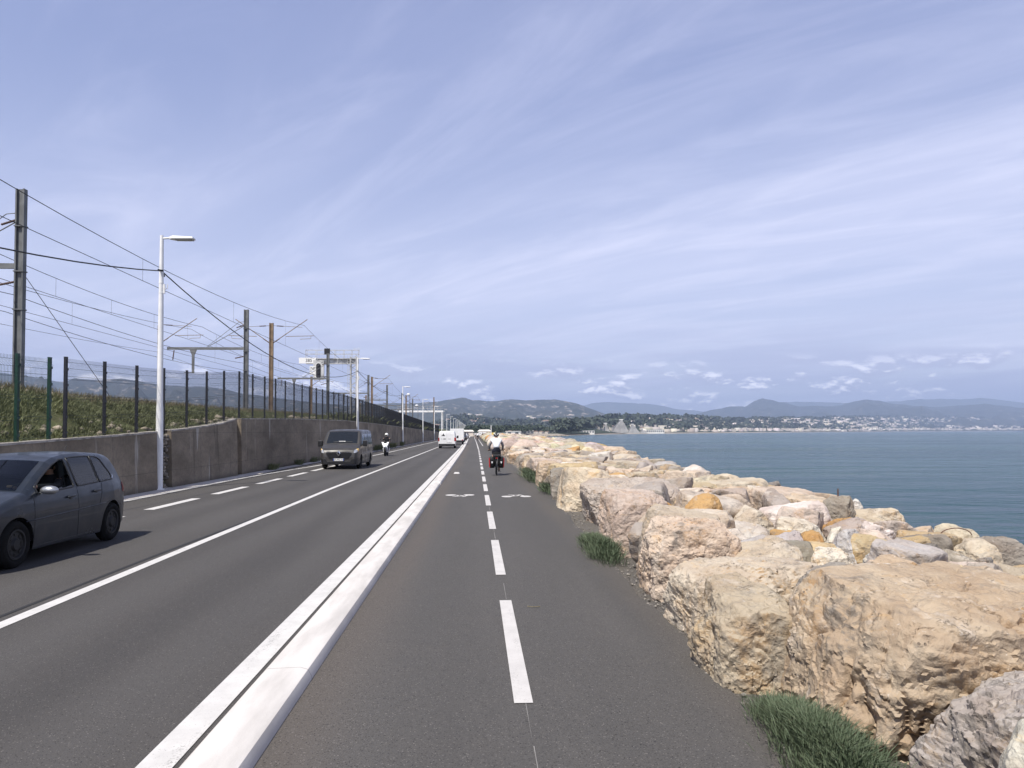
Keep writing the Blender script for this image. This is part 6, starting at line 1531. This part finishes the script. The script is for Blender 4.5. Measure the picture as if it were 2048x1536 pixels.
mb = MB(); mb.ell(hc + Vector((0, .0, .03)), (.118, .145, .105), 16, 10); mb.build('helmet', M['frame'], cy, smooth=True)
mb = MB()
for s in (-1, 1):
    mb.tube([hc + Vector((s * .015, -.136, .0)), hc + Vector((s * .06, -.115, .055)), hc + Vector((s * .09, -.04, .085)), hc + Vector((s * .075, .08, .09))], .016, 6)
mb.build('helmet_stripe', M['helm'], cy, smooth=True)
mb = MB(); mb.tube([hc + Vector((-.104, -.06, .04)), hc + Vector((-.09, -.02, .09)), hc + Vector((-.05, .04, .125)), hc + Vector((0, .06, .13))], .018, 6); mb.build('helmet_rim', M['helmy'], cy, smooth=True)
# second rider and people far ahead
bicycle((.42, 151, .0), 0, 'bicycle of the second rider far ahead on the cycle path', False)
figure('person', (.42, 151, 0), 0, 'second cyclist far ahead in a white top riding away', PC, M['tee'], M['tee'], M['blackc'], helmet=True, hands=False)
PW = dict(hip=(0, 0, .95), waist=(0, .0, 1.1), chest=(0, .02, 1.32), neck=(0, .02, 1.48), jaw=(0, .03, 1.55), head=(0, .03, 1.63), lsh=(-.18, 0, 1.40), rsh=(.18, 0, 1.40), lel=(-.25, -.06, 1.14), rel=(.25, -.05, 1.14), lwr=(-.22, .14, 1.05), rwr=(.22, .10, .98), lth=(-.09, 0, .88), rth=(.09, 0, .88), lkn=(-.1, .22, .52), rkn=(.1, -.04, .48), lan=(-.1, .12, .12), ran=(.1, -.24, .14), lto=(-.1, .28, .05), rto=(.1, -.12, .05), hf=(0, .3, -1), hn=(0, 1, 0))
for x, y, lb, sh, bt in ((1.85, 190, 'runner in dark clothes far ahead at the right edge of the path', M['blackc'], M['navy']), (1.5, 238, 'person in dark clothes walking far ahead beyond the runner', M['blackc'], M['blackc']), (-.1, 225, 'person in white far ahead beyond the second cyclist', M['tee'], M['blackc']), (2.3, 262, 'farthest small figure in dark clothes near the white board', M['navy'], M['blackc'])):
    figure('person', (x, y, 0), 0, lb, PW, sh, sh, bt, hands=False)
# scooter and its rider
SCX, SCY = -6.95, 56.6
e = empty('motor_scooter', (SCX, SCY, 0), 0, 'white motor scooter with v shaped front panel coming towards the camera', 'scooter')
for y in (0, 1.4): wheel(e, (0, y, .30), .30, .14, M['steelw'], 1)
mb = MB(); mb.rings([[(-.10, -.12, .60), (.10, -.12, .60), (.12, .15, .58), (-.12, .15, .58)], [(-.20, -.02, .86), (.20, -.02, .86), (.22, .22, .86), (-.22, .22, .86)], [(-.30, .10, 1.08), (.30, .10, 1.08), (.26, .28, 1.06), (-.26, .28, 1.06)]]); mb.rings([[(-.16, .16, .32), (.16, .16, .32), (.16, .26, .3), (-.16, .26, .3)], [(-.21, .10, .62), (.21, .10, .62), (.2, .26, .62), (-.2, .26, .62)]]); mb.build('front_shield', M['scoot'], e, bevel=.02)
mb = MB(); mb.prism([(-.14, 1.085), (0, .90), (.14, 1.085)], 'y', .045, .075); mb.build('dark_visor', M['pannier'], e)
mb = MB(); mb.rings([[(-.09, -.20, .62), (.09, -.20, .62), (.09, .2, .62), (-.09, .2, .62)], [(-.06, -.26, .40), (.06, -.26, .40), (.07, .1, .63), (-.07, .1, .63)]]); mb.build('front_mudguard', M['pannier'], e)
mb = MB(); mb.ell((0, -.13, .70), (.11, .05, .06)); mb.build('headlight', M['lampglass'], e, smooth=True)
mb = MB(); mb.tube([(0, .22, .9), (0, .26, 1.10)], .03, 8); mb.tube([(-.36, .34, 1.10), (0, .24, 1.12), (.36, .34, 1.10)], .016, 8); mb.build('handlebar', M['frame'], e, smooth=40)
for s in (-1, 1):
    mb = MB(); mb.tube([(s * .26, .30, 1.1), (s * .36, .26, 1.28)], .008, 6); mb.ell((s * .38, .25, 1.31), (.065, .02, .045)); mb.build('wing_mirror', M['trim'], e, smooth=40)
mb = MB(); mb.bx(-.17, .17, .26, .85, .28, .36); mb.rings([[(-.14, .80, .32), (.14, .80, .32), (.14, .80, .74), (-.14, .80, .74)], [(-.2, 1.2, .42), (.2, 1.2, .42), (.19, 1.2, .80), (-.19, 1.2, .80)], [(-.12, 1.8, .62), (.12, 1.8, .62), (.12, 1.8, .84), (-.12, 1.8, .84)]]); mb.build('body_panel', M['scoot'], e, bevel=.02)
mb = MB(); mb.bx(-.15, .15, .78, 1.65, .785, .86); mb.build('seat', M['pannier'], e, bevel=.03)
PS = dict(hip=(0, 1.05, .97), waist=(0, 1.02, 1.10), chest=(0, .98, 1.32), neck=(0, .95, 1.47), jaw=(0, .93, 1.53), head=(0, .92, 1.60), lsh=(-.19, .96, 1.40), rsh=(.19, .96, 1.40), lel=(-.30, .76, 1.18), rel=(.30, .76, 1.18), lwr=(-.29, .46, 1.12), rwr=(.29, .46, 1.12), lth=(-.11, 1.0, .93), rth=(.11, 1.0, .93), lkn=(-.20, .55, .82), rkn=(.20, .55, .82), lan=(-.16, .60, .42), ran=(.16, .60, .42), lto=(-.16, .44, .38), rto=(.16, .44, .38), hf=(0, -1, 0), hn=(0, 0, -1))
sr = figure('person', (SCX, SCY, 0), 0, 'scooter rider in black jacket and white helmet', PS, M['blackc'], M['blackc'], M['blackc'], helmet=True, long_legs=True, facing=-1)
mb = MB(); mb.ell((0, .93, 1.635), (.135, .15, .14), 18, 12); mb.build('helmet', M['helm'], sr, smooth=True)
mb = MB(); mb.ell((0, .865, 1.60), (.105, .10, .065), 14, 9); mb.build('visor', M['dglass'], sr, smooth=True)
# driver of the hatchback
PD = dict(hip=(.37, 2.32, .66), waist=(.37, 2.42, .80), chest=(.37, 2.48, 1.02), neck=(.37, 2.47, 1.17), jaw=(.37, 2.44, 1.23), head=(.37, 2.43, 1.29), lsh=(.19, 2.44, 1.10), rsh=(.55, 2.44, 1.10), lel=(.16, 2.18, .92), rel=(.66, 2.14, 1.0), lwr=(.24, 1.80, 1.02), rwr=(.52, 1.80, 1.02), lth=(.27, 2.25, .62), rth=(.47, 2.25, .62), lkn=(.25, 1.85, .68), rkn=(.5, 1.85, .68), lan=(.27, 1.5, .45), ran=(.47, 1.5, .45), lto=(.27, 1.38, .42), rto=(.47, 1.38, .42), hf=(0, -1, .35), hn=(0, -.3, -1))
figure('person', (-7.01, 9.29, 0), 0, 'driver in a dark top with both hands on the wheel of the hatchback', PD, M['blackc'], M['blackc'], M['navy'], facing=-1)
# things at the far end of the promenade
e = empty('warning_board', (3.35, 131, 0), 0, 'yellow and black striped board beside the white pole far ahead', 'sign')
mb = MB(); mb.bx(-.06, .06, -.04, .04, -.1, 2.0); mb.build('post', M['frame'], e); mb = MB(); mb.bx(-.55, .25, -.05, -.045 + .03, .75, 1.75); pb = mb.build('board', pm('yellow_board', (.72, .50, .12), .5), e)
mb = MB(); mb.add([(-.55, -.056, .75), (-.30, -.056, .75), (.25, -.056, 1.5), (.25, -.056, 1.75), (.1, -.056, 1.75)], [(0, 1, 2, 3, 4)]); mb.build('stripe', M['inkb'], pb)
e = empty('banner_board', (2.15, 232, 0), 0, 'wide white banner on posts across the far end of the path', 'banner')
mb = MB(); mb.bx(-1.2, 1.25, -.02, .02, .8, 1.9); mb.build('banner_cloth', M['signw'], e)
for x in (-1.15, 1.2): mb = MB(); mb.tube([(x, .05, -.1), (x, .05, 2.1)], .04, 8); mb.build('post', M['galv'], e)
mb = MB(); mb.bx(-.85, -.6, -.03, -.021, 1.3, 1.55); mb.bx(.0, .75, -.03, -.021, 1.05, 1.3); mb.build('banner_mark', M['inkb'], e)
for x, y, lb in ((3.6, 300, 'white parasol shaped kiosk at the far end of the road'), (-3.5, 338, 'white kiosk roof closing the far end of the road'), (-6.5, 335, 'pale kiosk at the far left end of the road')):
    e = empty('kiosk', (x, y, 0), 0, lb, 'kiosk'); mb = MB(); mb.bx(-2.4, 2.4, -1.5, 1.5, -.1, 2.2); mb.build('wall', M['hwall'], e); mb = MB(); mb.rings([[(-2.9, -1.9, 2.21), (2.9, -1.9, 2.21), (2.9, 1.9, 2.21), (-2.9, 1.9, 2.21)], [(-2.0, -1.2, 2.9), (2.0, -1.2, 2.9), (2.0, 1.2, 2.9), (-2.0, 1.2, 2.9)]]); mb.build('roof', M['conc'], e)
# clumps of weeds along the foot of the wall
fr = random.Random(14)
for i, (y, n) in enumerate([(36.5, 14), (42, 12), (46, 14), (63, 20), (74, 26), (77, 24), (81, 22), (87, 24), (90, 18), (99, 30)]):
    pts = [(-9.98 + fr.uniform(-.1, .12), y + fr.gauss(0, .25), .0) for k in range(n)]
    o = link('weed_clump', blade_mesh('weed_clump', pts, .30 if y < 60 else .55, .03, 14, .07, .7, 300 + i), M['scrub'])
    tag(o, f'dark weed clump at the foot of the retaining wall, {ordinal(i + 1)} from the camera', 'weeds', 'weeds at the foot of the wall')
